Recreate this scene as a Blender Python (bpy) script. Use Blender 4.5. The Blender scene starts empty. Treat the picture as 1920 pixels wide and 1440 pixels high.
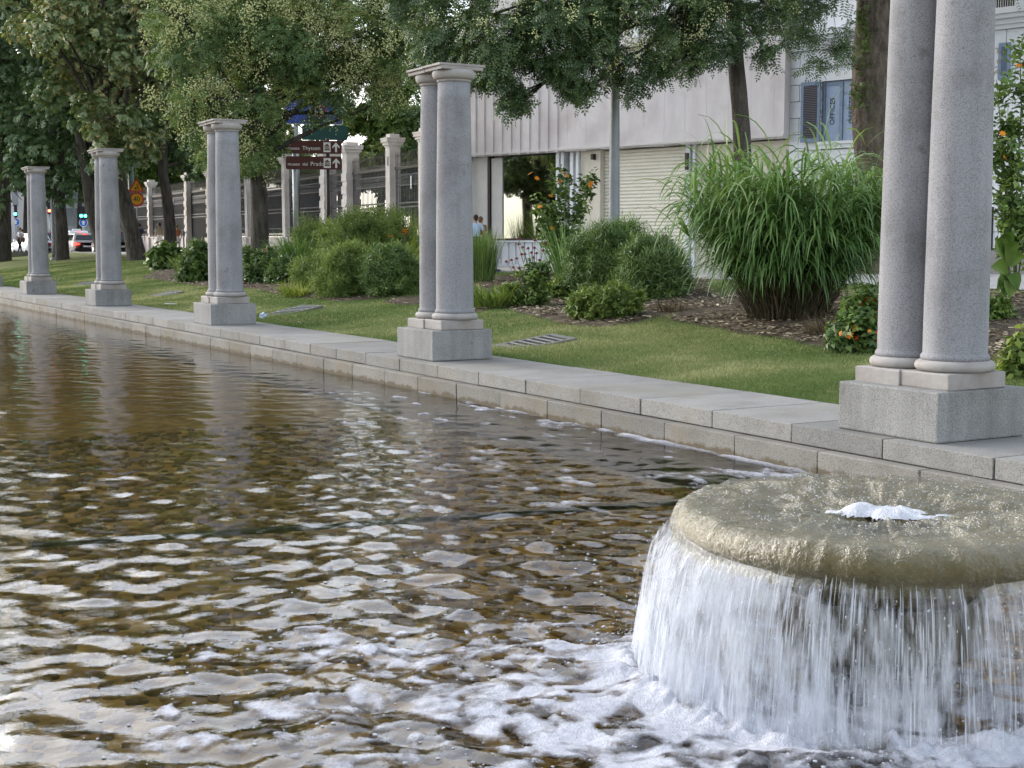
import bpy, bmesh, math, random
import numpy as np
from mathutils import Vector, Matrix

random.seed(7)
RNG = np.random.default_rng(11)
SC = bpy.context.scene
COL = SC.collection
R = math.radians
PI = math.pi

# ------------------------------------------------------------------ camera
EYE = 1.9                      # metres above the pool floor datum (water lies at 0.03)
F_PX = 2640.0                  # focal length in photo pixels (1920 x 1440)
PITCH = math.atan((720 - 457) / F_PX)
YAW = R(29.6)                  # the kerb runs along +Y, the camera looks 29.6 deg to its right
cam_d = bpy.data.cameras.new('camera'); cam = bpy.data.objects.new('camera', cam_d)
COL.objects.link(cam)
cam.location = (0, 0, EYE); cam.rotation_euler = (PI / 2 - PITCH, 0, -YAW)
cam_d.sensor_width = 36; cam_d.lens = 36 * F_PX / 1920; cam_d.clip_end = 2000; cam_d.clip_start = 0.05
SC.camera = cam

# ------------------------------------------------------------------ light
SUN_DIR = Vector((-0.38, 0.92, 0.0)).normalized()      # horizontal direction towards the sun
SUN_EL = R(24)
w = bpy.data.worlds.new('World'); SC.world = w; w.use_nodes = True
wn = w.node_tree.nodes; wl = w.node_tree.links
sky = wn.new('ShaderNodeTexSky'); sky.sky_type = 'NISHITA'; sky.sun_disc = False
sky.sun_elevation = SUN_EL; sky.sun_rotation = math.atan2(SUN_DIR.x, SUN_DIR.y)
sky.air_density = 1.0; sky.dust_density = 1.5; sky.ozone_density = 1.0
hs = wn.new('ShaderNodeHueSaturation'); hs.inputs['Saturation'].default_value = 0.45
wl.new(sky.outputs[0], hs.inputs['Color'])
wl.new(hs.outputs[0], wn['Background'].inputs['Color'])
wn['Background'].inputs['Strength'].default_value = 0.15
sd = bpy.data.lights.new('sun', 'SUN'); sun = bpy.data.objects.new('sun', sd); COL.objects.link(sun)
sd.energy = 0.5; sd.angle = R(45); sd.color = (1.0, 0.97, 0.93)
tow = Vector((SUN_DIR.x * math.cos(SUN_EL), SUN_DIR.y * math.cos(SUN_EL), math.sin(SUN_EL)))
sun.rotation_euler = tow.to_track_quat('Z', 'Y').to_euler()
SC.view_settings.view_transform = 'Standard'; SC.view_settings.look = 'None'
SC.view_settings.exposure = 1.7; SC.view_settings.gamma = 1.0
SC.view_settings.use_curve_mapping = False
cy = SC.cycles
cy.use_denoising = True
cy.max_bounces = 7; cy.diffuse_bounces = 3; cy.glossy_bounces = 3; cy.transmission_bounces = 4
cy.transparent_max_bounces = 16; cy.caustics_reflective = False; cy.caustics_refractive = False
cy.sample_clamp_indirect = 6

# ------------------------------------------------------------------ pixel helpers
FW = np.array([math.sin(YAW) * math.cos(PITCH), math.cos(YAW) * math.cos(PITCH), -math.sin(PITCH)])
RT = np.array([math.cos(YAW), -math.sin(YAW), 0.0]); UP = np.cross(RT, FW)
E0 = np.array([0, 0, EYE])
def ray(x, y): return FW + RT * (x - 960) / F_PX + UP * (720 - y) / F_PX
FH = np.array([math.sin(YAW), math.cos(YAW), 0.0])
def PD(x, y, Z):                       # pixel at horizontal depth Z
    d = ray(x, y); return E0 + d * (Z / d.dot(FH))
def PZ(x, y, z):                       # pixel on the level z
    d = ray(x, y); return E0 + d * ((z - EYE) / d[2])
def sst(a, b, t):
    t = np.clip((t - a) / (b - a), 0, 1); return t * t * (3 - 2 * t)
LAWN0 = 0.372
def ground(X, Y):                      # height of lawn and pavement
    A = 0.75 + 0.0055 * np.maximum(0, np.asarray(Y, float) - 40)
    s = np.clip((np.asarray(X, float) - 9.15) / 9.4, 0, 1)
    s = s + 0.05 * np.sin(np.clip(s, 0, 1) * PI)
    und = 0.02 * np.sin(np.asarray(X) * 1.1 + np.asarray(Y) * .35) * np.clip(s * 6, 0, 1) * (np.asarray(X) < 18)
    return LAWN0 + A * s + und
def PG(x, y):                          # pixel on the ground
    d = ray(x, y); lo, hi = 3.0, 200.0
    for t in np.linspace(6, 160, 700):
        p = E0 + d * t
        if p[2] < ground(p[0], p[1]): hi = t; break
        lo = t
    for _ in range(30):
        m = (lo + hi) / 2; p = E0 + d * m
        if p[2] < ground(p[0], p[1]): hi = m
        else: lo = m
    return E0 + d * hi
def depth(p): return float((np.asarray(p) - E0).dot(FH))

# ------------------------------------------------------------------ mesh helpers
def tag(o, label=None, cat=None, group=None, kind=None):
    if label: o['label'] = label
    if cat: o['category'] = cat
    if group: o['group'] = group
    if kind: o['kind'] = kind
    return o
def link(o, parent=None):
    COL.objects.link(o)
    if parent is not None: o.parent = parent
    return o
def empty(name, loc=(0, 0, 0), rz=0.0):
    o = bpy.data.objects.new(name, None); o.location = loc; o.rotation_euler = (0, 0, rz)
    o.empty_display_size = 0.2
    return link(o)
def np_mesh(name, V, F, smooth=False):
    V = np.asarray(V, np.float32); F = np.asarray(F, np.int32)
    me = bpy.data.meshes.new(name); n, k = F.shape
    me.vertices.add(len(V)); me.vertices.foreach_set('co', V.ravel())
    me.loops.add(n * k); me.loops.foreach_set('vertex_index', F.ravel())
    me.polygons.add(n); me.polygons.foreach_set('loop_start', np.arange(0, n * k, k, dtype=np.int32))
    me.polygons.foreach_set('loop_total', np.full(n, k, np.int32))
    if smooth: me.polygons.foreach_set('use_smooth', np.ones(n, bool))
    me.update(calc_edges=True); return me
def attr(me, name, vals):
    a = me.attributes.new(name, 'FLOAT', 'POINT'); a.data.foreach_set('value', np.asarray(vals, np.float32))
def obj(name, me, mat=None, parent=None, loc=None):
    o = bpy.data.objects.new(name, me)
    if mat is not None and not me.materials:
        for m in (mat if isinstance(mat, (list, tuple)) else [mat]): me.materials.append(m)
    if loc is not None: o.location = loc
    return link(o, parent)
class MB:
    """collects shapes; build() links them as one mesh object"""
    def __init__(s): s.v = []; s.f = []; s.m = []; s.sm = []; s.cur = 0
    def add(s, vs, fs, smooth=False):
        n = len(s.v); s.v += [tuple(p) for p in vs]
        for f in fs: s.f.append([n + i for i in f]); s.m.append(s.cur); s.sm.append(smooth)
        return s
    def box(s, c, d, rz=0.0, M=None):
        x, y, z = d[0] / 2, d[1] / 2, d[2] / 2
        vs = [Vector(p) for p in ((-x, -y, -z), (x, -y, -z), (x, y, -z), (-x, y, -z), (-x, -y, z), (x, -y, z), (x, y, z), (-x, y, z))]
        mm = M if M is not None else Matrix.Translation(c) @ Matrix.Rotation(rz, 4, 'Z')
        return s.add([mm @ p for p in vs], [(3, 2, 1, 0), (4, 5, 6, 7), (0, 1, 5, 4), (1, 2, 6, 5), (2, 3, 7, 6), (3, 0, 4, 7)])
    def lathe(s, prof, seg=32, c=(0, 0, 0), smooth=True, cap=True):
        vs = []; fs = []
        for r, z in prof:
            for k in range(seg):
                a = 2 * PI * k / seg; vs.append((c[0] + r * math.cos(a), c[1] + r * math.sin(a), c[2] + z))
        for i in range(len(prof) - 1):
            for k in range(seg):
                k2 = (k + 1) % seg
                fs.append((i * seg + k, i * seg + k2, (i + 1) * seg + k2, (i + 1) * seg + k))
        s.add(vs, fs, smooth)
        if cap:
            n = len(s.v) - len(vs)
            s.f.append([n + k for k in reversed(range(seg))]); s.m.append(s.cur); s.sm.append(False)
            s.f.append([n + (len(prof) - 1) * seg + k for k in range(seg)]); s.m.append(s.cur); s.sm.append(False)
        return s
    def tube(s, pts, rad, seg=8, smooth=True, cap=True):
        pts = [Vector(p) for p in pts]; vs = []; fs = []
        if not isinstance(rad, (list, tuple)): rad = [rad] * len(pts)
        ref = None
        for i, p in enumerate(pts):
            t = (pts[min(i + 1, len(pts) - 1)] - pts[max(i - 1, 0)]).normalized()
            if ref is None: ref = Vector((1, 0, 0)) if abs(t.x) < .8 else Vector((0, 1, 0))
            u = (ref - t * ref.dot(t)).normalized(); v = t.cross(u); ref = u
            for k in range(seg):
                a = 2 * PI * k / seg; vs.append(p + (u * math.cos(a) + v * math.sin(a)) * rad[i])
        for i in range(len(pts) - 1):
            for k in range(seg):
                k2 = (k + 1) % seg; fs.append((i * seg + k, i * seg + k2, (i + 1) * seg + k2, (i + 1) * seg + k))
        if cap: fs.append(tuple(reversed(range(seg)))); fs.append(tuple((len(pts) - 1) * seg + k for k in range(seg)))
        return s.add(vs, fs, smooth)
    def prism(s, poly, y0, y1, M=None):
        n = len(poly); vs = [Vector((p[0], y0, p[1])) for p in poly] + [Vector((p[0], y1, p[1])) for p in poly]
        if M is not None: vs = [M @ p for p in vs]
        fs = [tuple(range(n)), tuple(reversed(range(n, 2 * n)))] + [(i, n + i, n + (i + 1) % n, (i + 1) % n) for i in range(n)]
        return s.add(vs, fs)
    def mesh(s, name):
        me = bpy.data.meshes.new(name); me.from_pydata([tuple(p) for p in s.v], [], s.f)
        me.polygons.foreach_set('material_index', s.m); me.polygons.foreach_set('use_smooth', s.sm); me.update(); return me
    def build(s, name, mat, parent=None, loc=None): return obj(name, s.mesh(name), mat, parent, loc)
_bev = {}
def stone_mesh(name, d, bev=0.012, jit=0.0, seg=2):
    """a block with worn edges, centred, size d"""
    bm = bmesh.new(); bmesh.ops.create_cube(bm, size=1.0)
    for v in bm.verts: v.co = Vector((v.co.x * d[0], v.co.y * d[1], v.co.z * d[2]))
    bmesh.ops.bevel(bm, geom=bm.edges[:], offset=bev, segments=seg, affect='EDGES', profile=0.6)
    if jit:
        for v in bm.verts: v.co += Vector((random.uniform(-jit, jit), random.uniform(-jit, jit), random.uniform(-jit, jit)))
    bmesh.ops.recalc_face_normals(bm, faces=bm.faces)
    me = bpy.data.meshes.new(name); bm.to_mesh(me); bm.free(); return me

# ---- value noise in numpy
_LAT = np.random.default_rng(5).random((256, 256))
def vnoise(x, y):
    xi = np.floor(x).astype(int); yi = np.floor(y).astype(int); fx = x - xi; fy = y - yi
    fx = fx * fx * (3 - 2 * fx); fy = fy * fy * (3 - 2 * fy)
    a = _LAT[xi & 255, yi & 255]; b = _LAT[(xi + 1) & 255, yi & 255]; c = _LAT[xi & 255, (yi + 1) & 255]; d = _LAT[(xi + 1) & 255, (yi + 1) & 255]
    return (a * (1 - fx) + b * fx) * (1 - fy) + (c * (1 - fx) + d * fx) * fy
def fbm(x, y, o=4):
    s = 0; a = .5
    for i in range(o): s = s + a * vnoise(x * 2 ** i + 17.3 * i, y * 2 ** i + 9.1 * i); a *= .5
    return s / (1 - .5 ** o)

# ------------------------------------------------------------------ materials
MATS = {}
def new_mat(name):
    m = bpy.data.materials.new(name); m.use_nodes = True; MATS[name] = m
    nt = m.node_tree; return m, nt.nodes, nt.links, nt.nodes['Principled BSDF']
def mk(n, t, **kw):
    x = n.new(t)
    for k, v in kw.items():
        if k in x.inputs.keys(): x.inputs[k].default_value = v
        else: setattr(x, k, v)
    return x
def noise(n, l, scale, detail=3, rough=.5, coord='Object', stretch=None, dist=0):
    tc = n.new('ShaderNodeTexCoord'); mp = n.new('ShaderNodeMapping'); l.new(tc.outputs[coord], mp.inputs[0])
    if stretch: mp.inputs['Scale'].default_value = stretch
    x = mk(n, 'ShaderNodeTexNoise', Scale=scale, Detail=detail, Roughness=rough, Distortion=dist); l.new(mp.outputs[0], x.inputs['Vector']); return x
def ramp(n, l, src, stops):
    r = n.new('ShaderNodeValToRGB'); e = r.color_ramp.elements
    while len(e) < len(stops): e.new(0.5)
    for i, (p, c) in enumerate(stops): e[i].position = p; e[i].color = (*c, 1) if len(c) == 3 else c
    l.new(src, r.inputs[0]); return r
def mix(n, l, a, b, fac, mode='MIX'):
    x = n.new('ShaderNodeMix'); x.data_type = 'RGBA'; x.blend_type = mode
    for s, i in ((a, 6), (b, 7)):
        if isinstance(s, tuple): x.inputs[i].default_value = (*s, 1) if len(s) == 3 else s
        else: l.new(s, x.inputs[i])
    if isinstance(fac, (int, float)): x.inputs[0].default_value = fac
    else: l.new(fac, x.inputs[0])
    return x
def bump(n, l, src, b, strength=.3, dist=.01):
    x = mk(n, 'ShaderNodeBump', Strength=strength, Distance=dist); l.new(src, x.inputs['Height']); l.new(x.outputs[0], b.inputs['Normal']); return x
def mottled(name, c1, c2, scale=3, rough=.85, bumps=.2, bscale=40, spec=.3, c3=None, stretch=None, metal=0.0, bdist=.01):
    m, n, l, b = new_mat(name)
    x = noise(n, l, scale, 5, .6, stretch=stretch); r = ramp(n, l, x.outputs[0], [(.3, c1), (.7, c2)])
    out = r.outputs[0]
    if c3:
        y = noise(n, l, scale * .3, 4, .6); r3 = ramp(n, l, y.outputs[0], [(.5, (0, 0, 0)), (.7, (1, 1, 1))])
        out = mix(n, l, out, c3, r3.outputs[0]).outputs[2]
    l.new(out, b.inputs['Base Color']); b.inputs['Roughness'].default_value = rough
    b.inputs['Specular IOR Level'].default_value = spec; b.inputs['Metallic'].default_value = metal
    if bumps:
        z = noise(n, l, bscale, 3); bump(n, l, z.outputs[0], b, bumps, bdist)
    return m
def granite(name, light, dark, scale=70, stain=None, rand=0.06, waterline=None, drips=.0):
    m, n, l, b = new_mat(name)
    x = noise(n, l, scale, 2, .7); r = ramp(n, l, x.outputs[0], [(.36, dark), (.47, tuple(.75 * a + .25 * d for a, d in zip(light, dark))), (.6, light)])
    oi = n.new('ShaderNodeObjectInfo')
    geo = n.new('ShaderNodeNewGeometry')
    big = mk(n, 'ShaderNodeTexNoise', Scale=1.7, Detail=6.0, Roughness=.65); l.new(geo.outputs['Position'], big.inputs['Vector'])
    rb = ramp(n, l, big.outputs[0], [(.28, (.70, .69, .67)), (.5, (.97, .97, .97)), (.75, (1.10, 1.09, 1.07))])
    c = mix(n, l, r.outputs[0], rb.outputs[0], 1.0, 'MULTIPLY').outputs[2]
    if drips:
        mp = n.new('ShaderNodeMapping'); mp.inputs['Scale'].default_value = (7, 7, .45); l.new(geo.outputs['Position'], mp.inputs[0])
        d = mk(n, 'ShaderNodeTexNoise', Scale=1.0, Detail=5.0, Roughness=.6); l.new(mp.outputs[0], d.inputs['Vector']); rd = ramp(n, l, d.outputs[0], [(.36, (1 - drips, 1 - drips, 1 - drips)), (.58, (1.03, 1.03, 1.03))])
        c = mix(n, l, c, rd.outputs[0], 1.0, 'MULTIPLY').outputs[2]
        sp = mk(n, 'ShaderNodeTexNoise', Scale=4.5, Detail=2.0); l.new(geo.outputs['Position'], sp.inputs['Vector']); rp = ramp(n, l, sp.outputs[0], [(.24, (.72, .71, .70)), (.30, (1, 1, 1))])
        c = mix(n, l, c, rp.outputs[0], 1.0, 'MULTIPLY').outputs[2]
    rr = ramp(n, l, oi.outputs['Random'], [(0, (1 - rand, 1 - rand, 1 - rand)), (.5, (1, .995, .98)), (1, (1 + rand * .7, 1 + rand * .68, 1 + rand * .6))])
    c = mix(n, l, c, rr.outputs[0], 1.0, 'MULTIPLY').outputs[2]
    if stain:
        s = mk(n, 'ShaderNodeTexNoise', Scale=.8, Detail=6.0, Roughness=.65); l.new(geo.outputs['Position'], s.inputs['Vector']); rs = ramp(n, l, s.outputs[0], [(.50, (0, 0, 0)), (.70, (.85, .85, .85))])
        c = mix(n, l, c, stain, rs.outputs[0]).outputs[2]
    if waterline:
        sx = n.new('ShaderNodeSeparateXYZ'); l.new(geo.outputs['Position'], sx.inputs[0]); w_ = mk(n, 'ShaderNodeTexNoise', Scale=6.0, Detail=4.0); l.new(geo.outputs['Position'], w_.inputs['Vector'])
        ma = n.new('ShaderNodeMath'); ma.operation = 'MULTIPLY_ADD'; ma.inputs[1].default_value = -.16; l.new(w_.outputs[0], ma.inputs[0]); l.new(sx.outputs[2], ma.inputs[2])
        rw = ramp(n, l, ma.outputs[0], [(.0, (.8, .8, .8)), (.03, (0, 0, 0))]); c = mix(n, l, c, waterline, rw.outputs[0]).outputs[2]
    l.new(c, b.inputs['Base Color']); b.inputs['Roughness'].default_value = .82; b.inputs['Specular IOR Level'].default_value = .3
    z = noise(n, l, 90, 3); bump(n, l, z.outputs[0], b, .25, .004)
    return m
def plain(name, c, rough=.6, metal=0.0, spec=.4, emit=None, es=1.0):
    m, n, l, b = new_mat(name); b.inputs['Base Color'].default_value = (*c, 1); b.inputs['Roughness'].default_value = rough
    x = noise(n, l, 6, 3); r = ramp(n, l, x.outputs[0], [(.3, tuple(k * .88 for k in c)), (.7, tuple(min(1, k * 1.08) for k in c))]); l.new(r.outputs[0], b.inputs['Base Color'])
    b.inputs['Metallic'].default_value = metal; b.inputs['Specular IOR Level'].default_value = spec
    if emit: b.inputs['Emission Color'].default_value = (*emit, 1); b.inputs['Emission Strength'].default_value = es
    return m
def leafmat(name, stops, rough=.5, trans=.25, spec=.4):
    """colour varies leaf by leaf with the 'tint' attribute"""
    m, n, l, b = new_mat(name)
    at = n.new('ShaderNodeAttribute'); at.attribute_name = 'tint'
    r = ramp(n, l, at.outputs['Fac'], stops); l.new(r.outputs[0], b.inputs['Base Color'])
    b.inputs['Roughness'].default_value = rough; b.inputs['Specular IOR Level'].default_value = spec
    if trans:
        t = n.new('ShaderNodeBsdfTranslucent'); g = mix(n, l, r.outputs[0], (1.0, 1.0, .45), .35, 'MIX'); g.blend_type = 'MULTIPLY'; g.inputs[0].default_value = .6
        l.new(g.outputs[2], t.inputs['Color'])
        ms = n.new('ShaderNodeMixShader'); ms.inputs[0].default_value = trans
        l.new(b.outputs[0], ms.inputs[1]); l.new(t.outputs[0], ms.inputs[2]); l.new(ms.outputs[0], n['Material Output'].inputs['Surface'])
    return m

GRANITE = granite('granite_grey', (.275, .275, .29), (.150, .150, .16), 95, drips=.13)
GRANITE2 = granite('granite_pedestal', (.285, .285, .28), (.14, .14, .138), 90, drips=.16)
MARBLE = mottled('pale_stone', (.27, .25, .235), (.36, .34, .32), 6, .8, .35, 30, c3=(.24, .205, .185))
KERB = granite('granite_kerb', (.275, .27, .258), (.14, .135, .125), 90, rand=.20, stain=(.205, .185, .15))
KERBLOW = granite('granite_kerb_low', (.245, .235, .215), (.13, .12, .105), 90, stain=(.20, .165, .11), rand=.18, waterline=(.085, .062, .03))
# ================================================================== pool
WZ = 0.05
KX0, KX1 = 7.80, 9.15          # front and back of the coping
KX2 = 7.68                     # front of the lower course
FC = PD(1655, 960, 6.05); FX, FY = float(FC[0]), float(FC[1])   # fountain axis
ped_y = [7.53, 16.10, 25.30, 34.45, 43.55, 52.6]

# -- outer ground sheet, pool floor
gm = mottled('paving_ground', (.20, .19, .18), (.28, .27, .25), 1.5, .9, .2, 30)
tag(MB().add([(-400, -300, -.75), (500, -300, -.75), (500, 700, -.75), (-400, 700, -.75)], [(0, 1, 2, 3)]).build('ground', gm), kind='structure')
m, n, l, b = new_mat('pool_floor_stone')
vo = mk(n, 'ShaderNodeTexVoronoi', Scale=9.0); tc = n.new('ShaderNodeTexCoord'); l.new(tc.outputs['Object'], vo.inputs['Vector'])
r1 = ramp(n, l, vo.outputs['Color'], [(.1, (.32, .21, .075)), (.5, (.46, .32, .12)), (.9, (.58, .43, .175))])
bg = noise(n, l, .9, 4); r2 = ramp(n, l, bg.outputs[0], [(.3, (.95, .93, .85)), (.7, (1.5, 1.40, 1.2))])
l.new(mix(n, l, r1.outputs[0], r2.outputs[0], 1.0, 'MULTIPLY').outputs[2], b.inputs['Base Color']); b.inputs['Roughness'].default_value = .9
bump(n, l, vo.outputs['Distance'], b, .6, .03)
tag(MB().add([(-.5, -8, -.33), (KX2 + .2, -8, -.33), (KX2 + .2, 74, -.33), (-.5, 74, -.33)], [(0, 1, 2, 3)]).build('pool_floor', m), kind='structure')
# loose pebbles on the floor near the fountain
pv = []; pf = []
ico = bmesh.new(); bmesh.ops.create_icosphere(ico, subdivisions=1, radius=1); ico.verts.ensure_lookup_table()
ICV = np.array([v.co[:] for v in ico.verts]); ICF = np.array([[v.index for v in f.verts] for f in ico.faces]); ico.free()
def scatter(T_V, T_F, pos, scl, rotz=None, tilt=0.0):
    """copies of a template at pos, scaled (N,3), turned about z and tilted"""
    N = len(pos); k = len(T_V)
    V = T_V[None] * scl[:, None, :]
    if tilt:
        a = RNG.normal(0, tilt, N); c, s = np.cos(a)[:, None], np.sin(a)[:, None]
        y = V[..., 1] * c - V[..., 2] * s; z = V[..., 1] * s + V[..., 2] * c; V = np.stack([V[..., 0], y, z], -1)
    if rotz is None: rotz = RNG.random(N) * 2 * PI
    c, s = np.cos(rotz)[:, None], np.sin(rotz)[:, None]
    x = V[..., 0] * c - V[..., 1] * s; y = V[..., 0] * s + V[..., 1] * c
    V = np.stack([x, y, V[..., 2]], -1) + pos[:, None, :]
    F = T_F[None] + (np.arange(N) * k)[:, None, None]
    return V.reshape(-1, 3), F.reshape(-1, T_F.shape[1])
NP = 9000
pp = np.stack([RNG.uniform(.3, 7.6, NP), 2.5 + 14 * RNG.random(NP) ** 1.3, np.full(NP, -.325)], 1)
s = RNG.uniform(.03, .085, NP); V, F = scatter(ICV, ICF, pp, np.stack([s, s * RNG.uniform(.6, 1, NP), s * .45], 1))
me = np_mesh('pool_pebbles', V, F, True); attr(me, 'tint', np.repeat(RNG.random(NP), len(ICV)))
PEB = leafmat('brown_pebbles', [(0, (.18, .11, .035)), (.5, (.36, .24, .08)), (.85, (.52, .36, .13)), (1, (.58, .46, .22))], .7, 0)
tag(obj('pool_pebbles', me, PEB), 'brown pebbles lying on the floor of the pool', kind='stuff')

# -- kerb of granite blocks (setting), each block its own piece
def kerb(name, side):
    root = tag(empty(name, (0, 0, 0)), kind='structure')
    rs = random.Random(3 if side > 0 else 4)
    # core hidden behind the blocks
    core = MB()
    if side > 0: core.box(((KX0 + KX1) / 2 + .1, 32, -.19), (KX1 - KX0 - .24, 86, 1.1)); core.box(((KX2 + KX0) / 2 + .16, 32, -.27), (.2, 86, .9))
    else: core.box((-.35, 32, -.19), (1.1, 86, 1.1))
    core.build('backing', plain('joint_dirt', (.06, .05, .04), .95) if 'joint_dirt' not in MATS else MATS['joint_dirt'], root)
    y = -8.0
    while y < 70:
        L = 1.07 * rs.uniform(.94, 1.06); 
        if side > 0:
            me = stone_mesh('coping_stone', (KX1 - KX0, L - .012, .155), .010, .0012); o = obj('coping_stone', me, KERB, root, ((KX0 + KX1) / 2 + rs.uniform(-.004, .004), y + L / 2, .4 - .0775 + rs.uniform(-.003, .003)))
        elif y < 20:
            obj('coping_stone', stone_mesh('coping_stone', (1.2, L - .007, .16), .01), KERB, root, (-.35, y + L / 2, .32))
        y += L
    y = -8.4
    while y < 70 and side > 0:
        L = 1.06 * rs.uniform(.95, 1.05)
        me = stone_mesh('riser_stone', (.26, L - .009, .62), .010, .0012); obj('riser_stone', me, KERBLOW, root, (KX2 + .13 + rs.uniform(-.004, .004), y + L / 2, .238 - .31))
        y += L
    return root
kerb('pool_kerb_lawn_side', 1); kerb('pool_kerb_near_side', -1)
prom = mottled('promenade_sand', (.36, .32, .26), (.42, .38, .31), 2, .9, .2, 60)
tag(MB().add([(-60, -30, .392), (-.93, -30, .392), (-.93, 76, .392), (-60, 76, .392)], [(0, 1, 2, 3)]).build('promenade', prom), kind='structure')

# -- water surface
wr = np.random.default_rng(21)
NW = 72
lam = np.exp(wr.normal(math.log(.30), .45, NW)); lam = np.clip(lam, .13, 1.0); kk = 2 * PI / lam
dirs = wr.normal(0, 1, NW) * .8 + R(215); ph = wr.random(NW) * 2 * PI
amp = .030 / kk / math.sqrt(NW / 40) * wr.uniform(.6, 1.4, NW)
def water_h(x, y):
    h = np.zeros_like(x)
    wx = x + .25 * (fbm(x * .9, y * .9, 2) - .5); wy = y + .25 * (fbm(x * .9 + 31, y * .9, 2) - .5)
    for i in range(NW): h += amp[i] * np.sin(kk[i] * (wx * math.cos(dirs[i]) + wy * math.sin(dirs[i])) + ph[i])
    r = np.hypot(x - FX, y - FY); near = np.exp(-np.maximum(r - 1.5, 0) / 3.2)
    h = h * (.24 + .85 * near) * (.6 + .8 * fbm(x * .35 + 3, y * .35, 2))
    rr = r + .25 * fbm(x * 1.1, y * 1.1, 2)
    h += near * (.0055 * np.sin(rr * 2 * PI / .50) + .003 * np.sin(rr * 2 * PI / .31 + 1.3)) * np.clip(r - .9, 0, 1)
    chop = np.exp(-np.maximum(r - 1.0, 0) / .9)
    h += chop * .034 * (fbm(x * 5.2, y * 5.2, 4) - .5)
    return h
ys = [1.2]
while ys[-1] < 72: ys.append(ys[-1] + max(.021, .0036 * ys[-1]))
ys = np.array(ys); xs = np.linspace(.22, KX2 + .03, 300)
XX, YY = np.meshgrid(xs, ys); H = water_h(XX, YY)
nx, ny = len(xs), len(ys)
V = np.stack([XX, YY, WZ + H], -1).reshape(-1, 3); idx = np.arange(nx * ny).reshape(ny, nx)
F = np.stack([idx[:-1, :-1], idx[:-1, 1:], idx[1:, 1:], idx[1:, :-1]], -1).reshape(-1, 4)
m, n, l, b = new_mat('pool_water'); n.remove(b)
fr = mk(n, 'ShaderNodeFresnel', IOR=1.6); gl = mk(n, 'ShaderNodeBsdfGlossy', Roughness=.015); tr = n.new('ShaderNodeBsdfTransparent')
tr.inputs['Color'].default_value = (.99, .90, .70, 1); gl.inputs['Color'].default_value = (1, 1, 1, 1)
nz = noise(n, l, 11.0, 4, .6); bp = mk(n, 'ShaderNodeBump', Strength=.17, Distance=.02); l.new(nz.outputs[0], bp.inputs['Height'])
l.new(bp.outputs[0], gl.inputs['Normal']); l.new(bp.outputs[0], fr.inputs['Normal'])
ms = n.new('ShaderNodeMixShader'); l.new(fr.outputs[0], ms.inputs[0]); l.new(tr.outputs[0], ms.inputs[1]); l.new(gl.outputs[0], ms.inputs[2]); l.new(ms.outputs[0], n['Material Output'].inputs['Surface'])
tag(obj('water', np_mesh('water', V, F, True), m), kind='structure')

# -- foam: rafts that follow the waves; bubbles
FOAMS = mottled('foam_solid', (.46, .47, .51), (.68, .69, .73), 34, .6, 1.0, 110, .3, bdist=.012)
FOAM = mottled('foam_white', (.42, .43, .48), (.60, .61, .66), 34, .6, .8, 110, .3, bdist=.010)
def see_through(m, name='thick', lo=.0, hi=.30, top=.90):
    n, l = m.node_tree.nodes, m.node_tree.links; at = n.new('ShaderNodeAttribute'); at.attribute_name = name
    nn = noise(n, l, 70, 4, .65); ma = n.new('ShaderNodeMath'); ma.operation = 'MULTIPLY_ADD'; ma.inputs[1].default_value = .22; l.new(nn.outputs[0], ma.inputs[0]); sb = n.new('ShaderNodeMath'); sb.operation = 'SUBTRACT'; sb.inputs[1].default_value = .12; l.new(at.outputs['Fac'], sb.inputs[0]); l.new(sb.outputs[0], ma.inputs[2])
    mr = n.new('ShaderNodeMapRange'); mr.inputs[1].default_value = lo; mr.inputs[2].default_value = hi; mr.inputs[4].default_value = top; l.new(ma.outputs[0], mr.inputs[0])
    tr = n.new('ShaderNodeBsdfTransparent'); ms = n.new('ShaderNodeMixShader'); l.new(mr.outputs[0], ms.inputs[0]); l.new(tr.outputs[0], ms.inputs[1]); l.new(n['Principled BSDF'].outputs[0], ms.inputs[2]); l.new(ms.outputs[0], n['Material Output'].inputs['Surface'])
see_through(FOAM)
def foam_layer(x0, x1, y0, y1, st, fun, thick, lift=None):
    xs = np.arange(x0, x1, st); ys = np.arange(y0, y1, st); X, Y = np.meshgrid(xs, ys); f = fun(X, Y)
    z = WZ + water_h(X, Y) + .002 + np.minimum(thick, np.maximum(f, 0) * .09) * (.75 + .5 * vnoise(X * 60, Y * 60)) + np.where(f > .05, .003 * vnoise(X * 45, Y * 45), 0)
    if lift is not None: z = z + lift(X, Y)
    idx = np.arange(X.size).reshape(X.shape); q = np.stack([idx[:-1, :-1], idx[:-1, 1:], idx[1:, 1:], idx[1:, :-1]], -1).reshape(-1, 4)
    keep = (f.ravel()[q] > -.04).any(1); q = q[keep]; u, inv = np.unique(q, return_inverse=True)
    V = np.stack([X, Y, z], -1).reshape(-1, 3)[u]; return V, inv.reshape(-1, 4), f.ravel()[u]
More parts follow.
